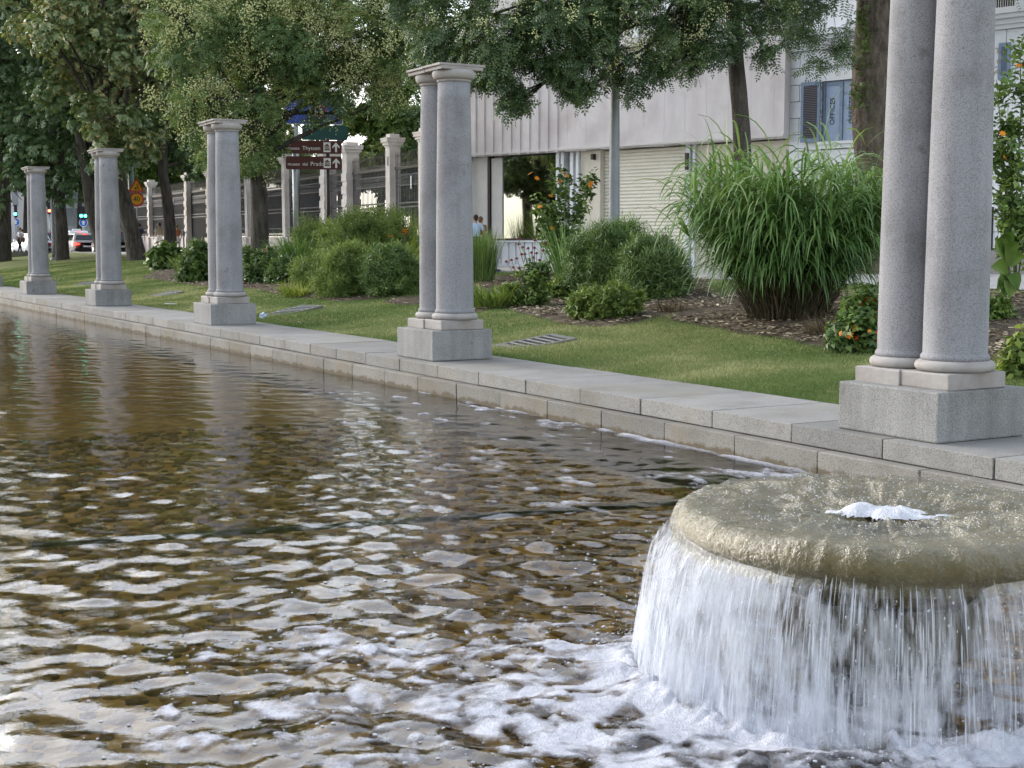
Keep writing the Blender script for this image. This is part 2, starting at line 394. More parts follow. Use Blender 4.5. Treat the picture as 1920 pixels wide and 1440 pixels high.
def f_near(X, Y):
    r = np.hypot(X - FX, Y - FY)
    side = ((X - FX) * -FH[0] + (Y - FY) * -FH[1]) / np.maximum(r, .1)      # 1 towards the camera
    lft = ((X - FX) * -RT[0] + (Y - FY) * -RT[1]) / np.maximum(r, .1); reach = 2.0 + .75 * np.clip(side, -.6, 1) + .95 * np.clip(lft, -1, 1) * (side > -.25)
    env = np.clip((reach - r) / 1.5, -1.2, 1)
    wx, wy = X + .22 * fbm(X * 3, Y * 3, 3), Y + .22 * fbm(X * 3 + 9, Y * 3, 3)
    big = fbm(wx * 2.6, wy * 2.6, 3); small = fbm(wx * 10.5 + 4, wy * 10.5, 4); tiny = vnoise(wx * 30, wy * 30)
    web = 1 - np.abs(fbm(wx * 4.4 + 40, wy * 4.4, 4) - .5) * 6
    return (big - .5) * .50 + (small - .5) * 1.05 + (tiny - .5) * .12 + .10 * np.clip(web, -1, 1) + env * .33 - .205 + .22 * np.exp(-((r - 1.08) / .13) ** 2)
V1, F1, T1 = foam_layer(.9, 7.6, 2.2, 8.6, .0125, f_near, .008, lambda X, Y: .13 * np.exp(-((np.hypot(X - FX, Y - FY) - 1.07) / .08) ** 2) * np.clip(fbm(X * 13, Y * 13, 4) - .36, 0, 1))
def f_kerb(X, Y):
    d = KX2 - X; e = np.clip((Y - 7.6) / 1.5, 0, 1) * np.clip((16.5 - Y) / 6, 0, 1)
    line = np.exp(-(d / (.05 + .10 * vnoise(Y * 1.2, Y * 0 + 3))) ** 2) * .5
    pat = (fbm(X * 6, Y * 3.2, 4) - .70) * 1.2 + .16 * np.exp(-d / .45)
    return np.maximum(line * (.30 + .55 * e) * (.4 + .9 * vnoise(Y * 5, X * 3)) - .16, np.where(d < 2.6, pat, -1)) - .14 * (1 - e)
V2, F2, T2 = foam_layer(4.6, KX2 + .01, 7.0, 17, .016, f_kerb, .010)
V = np.concatenate([V1, V2]); F = np.concatenate([F1, F2 + len(V1)])
me = np_mesh('foam', V, F, True); attr(me, 'thick', np.concatenate([T1, T2 + .08]))
tag(obj('foam', me, FOAM), 'white foam rafts drifting on the water round the fountain', kind='stuff')
NB = 3200
a = RNG.random(NB) * 2 * PI; rr = 1.1 + 2.3 * RNG.random(NB) ** 1.5
bx = FX + rr * np.cos(a); by = FY + rr * np.sin(a); towards = (bx - FX) * -FH[0] + (by - FY) * -FH[1]
ok = (bx < 7.6) & (bx > .5) & ((towards > -.6) | (RNG.random(NB) < .35)); bx, by = bx[ok], by[ok]; k = len(bx)
s = RNG.uniform(.002, .0075, k) * RNG.uniform(.5, 1.3, k)
V, F = scatter(ICV, ICF, np.stack([bx, by, WZ + water_h(bx, by) + s * .3], 1), np.stack([s * 1.5, s * 1.5, s * .7], 1))
tag(obj('foam_bubbles', np_mesh('foam_bubbles', V, F, True), FOAMS), 'small foam bubbles floating on the brown water', kind='stuff')

# ================================================================== column pairs
def column_pair(y0, label, dx=0.0, pw=.87):
    root = tag(empty('column_pair', (8.45 + dx, y0 + .535, .4)), label, 'columns', 'twin columns along the pool kerb')
    obj('pedestal', stone_mesh('pedestal', (pw, 1.07, .386), .014, .0015), GRANITE2, root, (-.035 + (pw - .87) / 2, 0, .1965))
    for k, sy in enumerate((-1, 1)):
        oy = sy * .247; dz = -.004 if sy > 0 else 0
        obj('plinth', stone_mesh('plinth', (.62, .488, .125), .012, .003), MARBLE, root, (-.012 - (.015 if sy > 0 else 0), oy, .39 + .0625 + dz))
        t = [(0.262, .516)] + [(.262 + .042 * math.sin(u), .558 - .042 * math.cos(u)) for u in np.linspace(0, PI, 9)] + [(.262, .602)]
        MB().lathe(t, 40).build('torus_base', MARBLE, root, (0, oy, dz))
        sp = [(.262, .603), (.262, .632), (.247, .652)] + [(.245 - .036 * (u ** 1.6), .66 + (3.56 - .66) * u) for u in np.linspace(0, 1, 14)]
        MB().lathe(sp, 44).build('shaft', GRANITE, root, (0, oy, dz))
        cp = [(.209, 3.561), (.222, 3.565), (.224, 3.585), (.222, 3.592)] + [(.222 + .062 * math.sin(u), 3.675 - .083 * math.cos(u)) for u in np.linspace(0.15, PI * .62, 8)] + [(.272, 3.70)]
        MB().lathe(cp, 40).build('echinus', MARBLE, root, (0, oy, dz))
        ab = obj('abacus', stone_mesh('abacus', (.60, .485, .045), .006), MARBLE, root, (0, oy, 3.7245 + dz))
        obj('abacus_top', stone_mesh('abacus_top', (.655, .490, .03), .005), MARBLE, ab, (0, sy * .002, .0385))
    return root
where = ['twin granite columns rising beside the mushroom fountain, tops out of view', 'twin granite columns standing in front of the display window',
         'twin granite columns beside the drain grate with blue litter', 'twin granite columns in front of the leaning dark tree trunk',
         'twin granite columns in front of the street with white cars', 'twin granite columns farthest along the kerb, only its pedestal edge showing']
for y0, lb, dx in zip(ped_y, where, (-.035, 0, .01, .06, .18, .20)): column_pair(y0, lb, dx, .95 if dx < 0 else .87)

# thin pipe lying just under the surface
pa, pb = PZ(60, 1022, .015), PZ(1290, 941, .015)
tag(MB().tube([pa, pa + (pb - pa) * .33 + [0, .03, -.01], pa + (pb - pa) * .66 + [0, -.02, .0], pb], .022, 8).build('water_pipe', plain('pipe_dark_green', (.05, .075, .045), .6)), 'thin dark green pipe lying just under the pool surface', 'pipe')
# ================================================================== fountain
root = tag(empty('mushroom_fountain', (FX, FY, -.33)), 'round mossy stone basin on a short drum in the pool', 'fountain')
MOSS = mottled('wet_mossy_stone', (.085, .068, .028), (.19, .155, .075), 11, .55, .8, 40, .3, c3=(.11, .10, .04), bdist=.02)
WET = mottled('wet_dark_stone', (.07, .065, .05), (.17, .155, .12), 7, .4, .5, 50, .5)
bowl = [(.40, .74), (.46, .80), (.60, .875), (.74, .915), (.83, .945), (.875, .975), (.892, 1.01), (.880, 1.05), (.845, 1.078), (.79, 1.084), (.62, 1.06), (.45, 1.03), (.2, 1.0), (.0, 1.0)]
MB().lathe(bowl, 72, cap=False).build('basin', MOSS, root)
MB().lathe([(.28, 0), (.28, .42), (.25, .455)], 36).build('drum', WET, root)
MB().lathe([(.30, .456), (.385, .50), (.385, .75)], 36).build('neck', WET, root)
for k in range(9):
    a = k * 2 * PI / 9 + .25
    obj('collar_block', stone_mesh('collar_block', (.27, .12, .25), .02, .006), WET, root, (.36 * math.cos(a), .36 * math.sin(a), .615)).rotation_euler = (0, 0, a + PI / 2)
for k in range(6):
    a = k * PI / 3 + .1
    obj('drum_block', stone_mesh('drum_block', (.29, .10, .37), .02, .006), WET, root, (.25 * math.cos(a), .25 * math.sin(a), .225)).rotation_euler = (0, 0, a + PI / 2)
# water sheet flowing over the rim
seg, prof = 300, [(.0, 1.04)] + [(r, 1.045 + .05 * sst(.2, .7, r)) for r in np.linspace(.06, .80, 30)] + [(.815 + .100 * math.sin(u), 1.002 + .096 * math.cos(u)) for u in np.linspace(.05, PI * .66, 16)] + [(.908, .945), (.915, .915)]
th = np.linspace(0, 2 * PI, seg, endpoint=False); pr = np.array(prof)
RR, TT = np.meshgrid(pr[:, 0], th, indexing='ij'); ZZ = np.repeat(pr[:, 1][:, None], seg, 1).astype(float)
xw, yw = RR * np.cos(TT), RR * np.sin(TT)
lump = fbm(xw * 11 + 30, yw * 11 + 30, 5) - .5; radial = vnoise(TT * 26, RR * 5 + 4) - .5
rough = np.clip(1.2 - RR, .3, 1)
ZZ += (lump * .115 * rough + radial * .018) * np.clip(1.4 - np.maximum(RR - .55, 0) * 1.6, .25, 1.2)
RR2 = RR * (1 + .02 * radial)
ctr = np.exp(-((xw - .0) ** 2 + (yw + .0) ** 2) / .05); ZZ += ctr * .008
V = np.stack([RR2 * np.cos(TT), RR2 * np.sin(TT), ZZ], -1).reshape(-1, 3); idx = np.arange(len(pr) * seg).reshape(len(pr), seg); i2 = np.roll(idx, -1, 1)
F = np.stack([idx[:-1], idx[1:], i2[1:], i2[:-1]], -1).reshape(-1, 4)[:, ::-1]
m, n, l, b = new_mat('flowing_water'); n.remove(b)
fr = mk(n, 'ShaderNodeFresnel', IOR=1.33); gl = mk(n, 'ShaderNodeBsdfGlossy', Roughness=.22); tr = n.new('ShaderNodeBsdfTransparent'); tr.inputs['Color'].default_value = (.93, .92, .86, 1)
df = mk(n, 'ShaderNodeBsdfDiffuse'); df.inputs['Color'].default_value = (.20, .18, .11, 1)
nz = noise(n, l, 48, 4, .6); bp = mk(n, 'ShaderNodeBump', Strength=.7, Distance=.03); l.new(nz.outputs[0], bp.inputs['Height']); l.new(bp.outputs[0], gl.inputs['Normal']); l.new(bp.outputs[0], fr.inputs['Normal'])
n2 = noise(n, l, 9, 5, .7); rm = ramp(n, l, n2.outputs[0], [(.40, (.10, .10, .10)), (.72, (.52, .52, .52))])
m1 = n.new('ShaderNodeMixShader'); l.new(rm.outputs[0], m1.inputs[0]); l.new(tr.outputs[0], m1.inputs[1]); l.new(df.outputs[0], m1.inputs[2])
fm_ = n.new('ShaderNodeMath'); fm_.operation = 'MULTIPLY'; fm_.inputs[1].default_value = .19; l.new(fr.outputs[0], fm_.inputs[0]); m2 = n.new('ShaderNodeMixShader'); l.new(fm_.outputs[0], m2.inputs[0]); l.new(m1.outputs[0], m2.inputs[1]); l.new(gl.outputs[0], m2.inputs[2]); l.new(m2.outputs[0], n['Material Output'].inputs['Surface'])
fw = tag(empty('falling_water', (FX, FY, -.33)), 'sheet of white water pouring off the rim of the round basin', 'water')
obj('water_sheet', np_mesh('water_sheet', V, F, True), m, fw)
# veil and streaks of the falling curtain
def fall(th, t, off=0.0):       # t metres below the lip
    r = .920 + off + .16 * np.sqrt(np.maximum(t, 0))
    return r
FALLTOP, FALLBOT = .955, .36
m, n, l, b = new_mat('falling_water_veil'); n.remove(b)
uvn = n.new('ShaderNodeAttribute'); uvn.attribute_name = 'arc'; uvz = n.new('ShaderNodeAttribute'); uvz.attribute_name = 'drop'
cx = n.new('ShaderNodeCombineXYZ'); l.new(uvn.outputs['Fac'], cx.inputs[0]); l.new(uvz.outputs['Fac'], cx.inputs[1])
mp = n.new('ShaderNodeMapping'); mp.inputs['Scale'].default_value = (1, .11, 1); l.new(cx.outputs[0], mp.inputs[0])
st = mk(n, 'ShaderNodeTexNoise', Scale=46.0, Detail=6.0, Roughness=.7); l.new(mp.outputs[0], st.inputs['Vector'])
rs_ = ramp(n, l, st.outputs[0], [(.42, (0, 0, 0)), (.70, (.86, .86, .86))])
df = mk(n, 'ShaderNodeBsdfDiffuse'); df.inputs['Color'].default_value = (.74, .77, .83, 1); tl = n.new('ShaderNodeBsdfTranslucent'); tl.inputs['Color'].default_value = (.74, .77, .83, 1)
ad = n.new('ShaderNodeMixShader'); ad.inputs[0].default_value = .45; l.new(df.outputs[0], ad.inputs[1]); l.new(tl.outputs[0], ad.inputs[2])
tr = n.new('ShaderNodeBsdfTransparent'); mv = n.new('ShaderNodeMixShader'); mp2 = n.new('ShaderNodeMapping'); mp2.inputs['Scale'].default_value = (1, .45, 1); l.new(cx.outputs[0], mp2.inputs[0]); br = mk(n, 'ShaderNodeTexNoise', Scale=9.0, Detail=4.0, Roughness=.6, Distortion=.4); l.new(mp2.outputs[0], br.inputs['Vector'])
def mth(op, a, b):
    x = n.new('ShaderNodeMath'); x.operation = op
    for k, v in enumerate((a, b)):
        if isinstance(v, (int, float)): x.inputs[k].default_value = v
        else: l.new(v, x.inputs[k])
    return x.outputs[0]
val = mth('ADD', mth('ADD', mth('MULTIPLY', st.outputs[0], 1.5), mth('MULTIPLY', br.outputs[0], 2.0)), mth('MULTIPLY', uvz.outputs['Fac'], .75))
mr = n.new('ShaderNodeMapRange'); mr.inputs[1].default_value = 1.80; mr.inputs[2].default_value = 2.58; mr.inputs[3].default_value = 0.0; mr.inputs[4].default_value = .90; l.new(val, mr.inputs[0]); mu = mr
l.new(mu.outputs[0], mv.inputs[0]); l.new(tr.outputs[0], mv.inputs[1]); l.new(ad.outputs[0], mv.inputs[2])
l.new(mv.outputs[0], n['Material Output'].inputs['Surface']); VEIL = m
for off in (-.03, .0, .05):
    tt = np.linspace(0, FALLTOP - FALLBOT, 20); T2, Th = np.meshgrid(tt, np.linspace(0, 2 * PI, 181), indexing='ij')
    rr = fall(Th, T2, off) + .05 * (vnoise(Th * 11 + off * 90, T2 * 2) - .5) * (.3 + 1.6 * T2)
    V = np.stack([rr * np.cos(Th), rr * np.sin(Th), FALLTOP - T2], -1).reshape(-1, 3); idx = np.arange(T2.size).reshape(T2.shape)
    F = np.stack([idx[:-1, :-1], idx[1:, :-1], idx[1:, 1:], idx[:-1, 1:]], -1).reshape(-1, 4)
    me = np_mesh('falling_veil', V, F, True); attr(me, 'arc', (Th * 1.0 + off * 77).ravel()); attr(me, 'drop', (T2 * (.48 + .85 * np.clip(-(np.cos(Th) * RT[0] + np.sin(Th) * RT[1]) - .1, 0, 1)) + .34 * np.clip(-(np.cos(Th) * RT[0] + np.sin(Th) * RT[1]) - .2, 0, 1)).ravel()); obj('falling_veil', me, VEIL, fw)
NS = 2200
ths = RNG.random(NS * 2) * 2 * PI; lw = .35 + .65 * np.clip(-(np.cos(ths) * RT[0] + np.sin(ths) * RT[1]) + .25, 0, 1); ths = ths[RNG.random(NS * 2) < lw][:NS]; NS = len(ths); t0 = RNG.uniform(-.04, .62, NS); ln = RNG.uniform(.04, .22, NS) * RNG.uniform(.5, 1.6, NS); wd = RNG.uniform(.0008, .0036, NS); off = RNG.normal(.02, .03, NS)
P_ = []
for j in range(4):
    t = np.clip(t0 + ln * j / 3, -.04, .65); r = fall(ths, t, off); wj = wd * (.25, 1, .9, .2)[j]
    for sgn in (-1, 1):
        tt = ths + sgn * wj / r; P_.append(np.stack([r * np.cos(tt), r * np.sin(tt), FALLTOP - t], 1))
V = np.stack(P_, 1).reshape(-1, 3); base = (np.arange(NS) * 8)[:, None, None]
F = (np.array([[0, 1, 3, 2], [2, 3, 5, 4], [4, 5, 7, 6]])[None] + base).reshape(-1, 4)
STREAK = leafmat('falling_water_streak', [(0, (.62, .65, .71)), (1, (.76, .78, .83))], .3, 0, .5)
n, l = STREAK.node_tree.nodes, STREAK.node_tree.links; tr = n.new('ShaderNodeBsdfTransparent'); ms = n.new('ShaderNodeMixShader'); ms.inputs[0].default_value = .42; l.new(tr.outputs[0], ms.inputs[1]); l.new(n['Principled BSDF'].outputs[0], ms.inputs[2]); l.new(ms.outputs[0], n['Material Output'].inputs['Surface'])
me = np_mesh('falling_streaks', V, F, True); attr(me, 'tint', np.repeat(RNG.random(NS), 8)); tag(obj('falling_streaks', me, STREAK, fw), kind='stuff')
ND = 5200     # flying drops: off the curtain, off the bubbling crown, and where the curtain lands
thd = RNG.random(ND) * 2 * PI; kindd = RNG.random(ND); td = RNG.uniform(0, .62, ND)
rd = np.where(kindd < .22, fall(thd, td, 0) + np.abs(RNG.normal(0, .06, ND)), np.where(kindd < .8, 1.08 + RNG.normal(0, .13, ND), np.sqrt(RNG.random(ND)) * .86))
zd = np.where(kindd < .22, FALLTOP - td, np.where(kindd < .8, .36 + np.abs(RNG.normal(0, .05, ND)), 1.09 + np.abs(RNG.normal(0, .022, ND))))
s = RNG.uniform(.0010, .0034, ND); V, F = scatter(ICV, ICF, np.stack([rd * np.cos(thd), rd * np.sin(thd), zd], 1), np.stack([s, s, s * np.where(kindd < .22, 2.4, 1.1)], 1))
me = np_mesh('water_drops', V, F, True); attr(me, 'tint', np.repeat(RNG.random(ND), len(ICV))); tag(obj('water_drops', me, STREAK, fw), kind='stuff')
# foam heaped in the middle of the basin
hx, hy = np.meshgrid(np.linspace(-.34, .34, 70), np.linspace(-.34, .34, 70)); fv = np.exp(-((hx + .02) / .20) ** 2 - ((hy) / .12) ** 2) * 1.1 + (fbm(hx * 9 + 5, hy * 9, 4) - .5) * 1.3 - .55
zz = 1.072 + np.clip(fv, -.4, .6) * .055; idx = np.arange(hx.size).reshape(hx.shape); q = np.stack([idx[:-1, :-1], idx[:-1, 1:], idx[1:, 1:], idx[1:, :-1]], -1).reshape(-1, 4)
ang = -YAW; hx, hy = hx * math.cos(ang) - hy * math.sin(ang), hx * math.sin(ang) + hy * math.cos(ang)
q = q[(fv.ravel()[q] > -.1).any(1)]; u, inv = np.unique(q, return_inverse=True)
obj('foam_heap', np_mesh('foam_heap', np.stack([hx, hy, zz], -1).reshape(-1, 3)[u], inv.reshape(-1, 4), True), FOAMS, fw)
# ================================================================== lawn, beds, pavement, road
def inpoly(x, y, P):
    ins = np.zeros(np.shape(x), bool); n = len(P); j = n - 1
    for i in range(n):
        xi, yi, xj, yj = P[i][0], P[i][1], P[j][0], P[j][1]
        if yi != yj: ins ^= ((yi > y) != (yj > y)) & (x < (xj - xi) * (y - yi) / (yj - yi) + xi)
        j = i
    return ins
def gpoly(px): return [PG(*q)[:2] for q in px]
BEDS = [gpoly([(268, 521), (318, 528), (385, 537), (470, 541), (560, 556), (640, 565), (720, 560), (792, 543), (800, 512), (640, 484), (460, 484), (330, 494)]),
        gpoly([(715, 567), (760, 572), (800, 571), (800, 558), (750, 556)]),
        gpoly([(880, 589), (940, 577), (985, 588), (1040, 603), (1110, 614), (1190, 606), (1270, 588), (1330, 566), (1330, 522), (1100, 512), (890, 524)]),
        gpoly([(1265, 602), (1330, 615), (1400, 627), (1500, 641), (1590, 660), (1660, 652), (1700, 600), (1640, 556), (1500, 546), (1380, 548), (1300, 566)]),
        gpoly([(1800, 660), (1860, 672), (1930, 690), (1990, 680), (1990, 555), (1800, 548)])]
def inbed(x, y):
    r = np.zeros(np.shape(x), bool); wx = x + .25 * (fbm(x * 1.7, y * 1.7, 3) - .5); wy = y + .5 * (fbm(x * 1.7 + 8, y * 1.7, 3) - .5)
    for P in BEDS: r |= inpoly(wx, wy, P)
    return r
def sheet(name, x0, x1, y0, y1, nx, ny, mat, dz=0.0, hole=None, kind='structure', edge=0.0):
    X, Y = np.meshgrid(np.linspace(x0, x1, nx), np.linspace(y0, y1, ny)); Z = ground(X, Y) + dz
    idx = np.arange(X.size).reshape(X.shape); q = np.stack([idx[:-1, :-1], idx[:-1, 1:], idx[1:, 1:], idx[1:, :-1]], -1).reshape(-1, 4)
    o = obj(name, np_mesh(name, np.stack([X, Y, Z], -1).reshape(-1, 3), q, True), mat); return tag(o, kind=kind)
m, n, l, b = new_mat('lawn_grass')
x1 = noise(n, l, 30, 4, .7); x2 = noise(n, l, .8, 5, .6); x3 = noise(n, l, 3.5, 4, .65)
ca = ramp(n, l, x1.outputs[0], [(.3, (.080, .098, .034)), (.55, (.145, .165, .060)), (.75, (.24, .235, .11))])
cb = ramp(n, l, x2.outputs[0], [(.35, (.85, 1.0, .8)), (.65, (1.35, 1.18, 1.15))])
cc = mix(n, l, ca.outputs[0], cb.outputs[0], 1, 'MULTIPLY')
dry = ramp(n, l, x3.outputs[0], [(.56, (0, 0, 0)), (.74, (.75, .75, .75))]); cd = mix(n, l, cc.outputs[2], (.20, .17, .085), dry.outputs[0])
l.new(cd.outputs[2], b.inputs['Base Color']); b.inputs['Roughness'].default_value = .95; b.inputs['Specular IOR Level'].default_value = .1
bump(n, l, x1.outputs[0], b, .8, .03)
LAWN = m
sheet('lawn', KX1, 19.0, -12, 88, 120, 500, LAWN)
SOIL = mottled('mulch_soil', (.034, .027, .019), (.10, .081, .058), 22, .95, .8, 60, .1, c3=(.17, .135, .085), bdist=.02)
X, Y = np.meshgrid(np.arange(KX1 + .3, 18.9, .07), np.arange(7, 62, .07)); ib = inbed(X, Y)
edgeh = sum(np.roll(np.roll(ib, i, 0), j, 1).astype(float) for i in (-2, 0, 2) for j in (-2, 0, 2)) / 9
Z = ground(X, Y) - .02 + .055 * edgeh + .03 * (fbm(X * 6, Y * 6, 3) - .5) * edgeh
idx = np.arange(X.size).reshape(X.shape); q = np.stack([idx[:-1, :-1], idx[:-1, 1:], idx[1:, 1:], idx[1:, :-1]], -1).reshape(-1, 4); q = q[(edgeh.ravel()[q] > .05).any(1)]; u, inv = np.unique(q, return_inverse=True)
tag(obj('planting_bed', np_mesh('planting_bed', np.stack([X, Y, Z], -1).reshape(-1, 3)[u], inv.reshape(-1, 4), True), SOIL), kind='structure')
# wood chips on the beds
pts = np.stack([X[edgeh > .3], Y[edgeh > .3]], 1)
wgt = 1 / (pts[:, 0] ** 2 + pts[:, 1] ** 2); NCH = 30000
pk = pts[RNG.choice(len(pts), NCH, p=wgt / wgt.sum())] + RNG.uniform(-.05, .05, (NCH, 2))
dens = fbm(pk[:, 0] * 1.2, pk[:, 1] * 1.2, 3); pk = pk[dens + RNG.normal(0, .08, NCH) > .45]; NCH = len(pk)
chV = np.array([(-.5, -.5, 0), (.5, -.5, 0), (.5, .5, 0.), (-.5, .5, 0)]); chF = np.array([[0, 1, 2, 3]])
sx = RNG.uniform(.025, .08, NCH); V, F = scatter(chV, chF, np.c_[pk, ground(pk[:, 0], pk[:, 1]) + .05], np.stack([sx, sx * RNG.uniform(.2, .6, NCH), sx], 1), tilt=.4)
me = np_mesh('bark_chips', V, F); attr(me, 'tint', np.repeat(RNG.random(NCH), 4))
CHIP = leafmat('bark_chip', [(0, (.07, .05, .03)), (.55, (.24, .19, .12)), (1, (.48, .41, .28))], .8, 0)
tag(obj('bark_chips', me, CHIP), 'pale bark chips strewn over the planting beds', kind='stuff')
# lawn blades
NG = 420000
Yg = np.exp(RNG.uniform(math.log(7.2), math.log(70), NG)); Xg = KX1 - .02 + (RNG.random(NG) ** 1.25) * np.minimum(9.5, .35 * Yg + 2.5)
ok = ~inbed(Xg, Yg) & (Xg < 19); Xg, Yg = Xg[ok], Yg[ok]; NG = len(Xg)
Zd = Xg * FH[0] + Yg * FH[1]; hgt = RNG.uniform(.018, .045, NG) * (1 + .5 * (fbm(Xg * 1.5, Yg * 1.5, 3) - .5)); wd = .0035 * np.maximum(1, Zd / 11)
hgt = hgt + np.where(np.abs(Xg - KX1) < .12, .02, 0)
a = RNG.random(NG) * 2 * PI; lean = RNG.normal(0, .02, (NG, 2)); base = np.stack([Xg, Yg, ground(Xg, Yg) - .004], 1); dx = np.stack([np.cos(a) * wd, np.sin(a) * wd, np.zeros(NG)], 1)
V = np.stack([base - dx, base + dx, base + np.c_[lean, hgt]], 1).reshape(-1, 3); F = np.arange(NG * 3).reshape(-1, 3)
me = np_mesh('grass_blades', V, F); tn = np.clip(.52 + .8 * (fbm(Xg * .7, Yg * .7, 4) - .5) * 2 + RNG.normal(0, .17, NG), 0, 1); attr(me, 'tint', np.repeat(tn, 3))
GRASS = leafmat('grass_blade', [(0, (0.080, 0.134, 0.038)), (.5, (0.142, 0.203, 0.068)), (.8, (0.231, 0.255, 0.113)), (1, (0.421, 0.418, 0.226))], .7, .3, .2)
tag(obj('grass_blades', me, GRASS), 'short mown grass of the lawn', kind='stuff')
# pavement beyond the lawn with a stone edging, then the street
PAVE = mottled('pavement_slab', (.36, .35, .33), (.46, .45, .43), 1.6, .85, .15, 30)
sheet('pavement', 19.12, 60, -12, 88, 20, 40, PAVE, .012)
edge = tag(empty('pavement_edging', (0, 0, 0)), kind='structure')
for k in range(30):
    y = 30 + k * 2; obj('edging_stone', stone_mesh('edging_stone', (.14, 1.98, .14), .01), KERB, edge, (19.06, y, float(ground(19.06, y)) - .025)).rotation_euler = (math.atan(.0055), 0, 0)
ASPH = mottled('asphalt_sunlit', (.22, .22, .225), (.28, .28, .285), 4, .85, .2, 80)  # raised grey: sunlight on the street put into the road colour
ROADZ = 1.16
tag(MB().add([(-60, 88, ROADZ), (80, 88, ROADZ), (80, 190, ROADZ), (-60, 190, ROADZ)], [(0, 1, 2, 3)]).build('road', ASPH), kind='structure')
tag(MB().box((10, 88.1, 1.23), (18.2, .3, .35)).build('street_kerb', KERB), kind='structure')
WPAINT = mottled('road_paint', (.62, .62, .60), (.74, .74, .72), 6, .8, .1)
mk_ = MB()
for k in range(14): mk_.add([(6 + k * 1.1, 90, ROADZ + .004), (6.55 + k * 1.1, 90, ROADZ + .004), (6.55 + k * 1.1, 94, ROADZ + .004), (6 + k * 1.1, 94, ROADZ + .004)], [(0, 1, 2, 3)])
tag(mk_.build('crosswalk_paint', WPAINT), kind='structure')

# ================================================================== plants
def leafquad(L, W, fold=.0, droop=.0, x0=0.0, ang=0.0, z0=0.0, up=0.0):
    v = np.array([(0, 0, 0), (L * .45, W / 2, fold), (L, 0, -droop), (L * .45, -W / 2, fold)], float); v[:, 2] += v[:, 0] * up
    c, s = math.cos(ang), math.sin(ang); return np.stack([v[:, 0] * c - v[:, 1] * s + x0, v[:, 0] * s + v[:, 1] * c, v[:, 2] + z0], 1)
def tmpl(quads): return np.concatenate(quads), np.arange(len(quads) * 4).reshape(-1, 4)
PALM = tmpl([leafquad(Lf, .30 * Lf + .05, .02, .14 * Lf + .03, 0, a) for a, Lf in ((0, .30), (.62, .27), (-.62, .27), (1.3, .21), (-1.3, .21), (2.1, .13), (-2.1, .13))])
def pinnate(n, L, lf, w, droop=.25):
    q = []
    for i in range(n):
        x = L * (i + .6) / n; z = -droop * L * (x / L) ** 2
        for s in (-1, 1): q.append(leafquad(lf, w, .004, .01, x, s * 1.15, z))
    q.append(leafquad(lf, w, 0, .01, L, 0, -droop * L)); return tmpl(q)
PINN = pinnate(4, .24, .085, .042); PINN_BIG = pinnate(6, .42, .12, .042)
SPRIG = tmpl([leafquad(.07, .035, .004, .01, i * .03, s * 1.0 + i * .4, i * .02, .3) for i in range(4) for s in (-1, 1)])
FINE = tmpl([leafquad(.12, .017, 0, .01, .0, a, i * .03, .7 + .3 * math.sin(i)) for i, a in enumerate(np.linspace(0, 11, 9))])
BROAD = tmpl([leafquad(.15, .085, .015, .04, .01, a, i * .04, .35) for i, a in enumerate((0, 2.2, 4.3, 1.1))])
def unit(v): return v / np.maximum(np.linalg.norm(v, axis=-1, keepdims=True), 1e-9)
def place(T, pos, nrm, scl):
    TV, TF = T; N = len(pos); nrm = unit(nrm); t = unit(RNG.normal(0, 1, (N, 3))); u = unit(t - nrm * (t * nrm).sum(1, keepdims=True)); v = np.cross(nrm, u)
    B = np.stack([u, v, nrm], 1)                        # rows
    V = np.einsum('kj,nji->nki', TV, B) * scl[:, None, None] + pos[:, None, :]
    F = TF[None] + (np.arange(N) * len(TV))[:, None, None]; return V.reshape(-1, 3), F.reshape(-1, TF.shape[1])
def foliage(name, T, pos, nrm, scl, mat, parent, tint=None, spread=.2):
    V, F = place(T, pos, nrm, scl); me = np_mesh(name, V, F); k = len(T[0]); N = len(pos)
    if tint is None: tint = RNG.random(N)
    lt = np.repeat(tint, k // 4) + RNG.normal(0, spread, N * (k // 4)); attr(me, 'tint', np.repeat(np.clip(lt, 0, 1), 4)); return obj(name, me, mat, parent)
def lobe_points(lobes, N, sub=10, subr=.38, shell=.35, flat=.8):
    """points on clumps that sit over the lobes; returns position, outward normal, height factor"""
    cs, rs, outn = [], [], []
    for c, r in lobes:
        d = unit(RNG.normal(0, 1, (sub, 3))); f = RNG.uniform(.45, .95, (sub, 1)); cs.append(np.asarray(c) + d * f * r * np.array([1, 1, flat])); rs.append(np.full(sub, r * subr) * RNG.uniform(.7, 1.25, sub)); outn.append(d)
    cs, rs, outn = np.concatenate(cs), np.concatenate(rs), np.concatenate(outn); p = rs ** 2; i = RNG.choice(len(cs), N, p=p / p.sum())
    d = unit(RNG.normal(0, 1, (N, 3)) + .5 * outn[i] + np.array([0, 0, .25])); f = 1 - shell * RNG.random(N) ** 1.5
    return cs[i] + d * (rs[i] * f)[:, None] * np.array([1, 1, .85]), unit(d * .7 + np.array([0, 0, .7])), i
BARK = mottled('bark_dark', (.030, .026, .022), (.10, .088, .074), 9, .95, 1.0, 22, .15, stretch=(1, 1, .22), bdist=.04)
BARK2 = mottled('bark_gnarled', (.040, .032, .025), (.17, .14, .11), 7, .95, 1.0, 14, .15, stretch=(1, 1, .35), bdist=.06, c3=(.10, .095, .05))
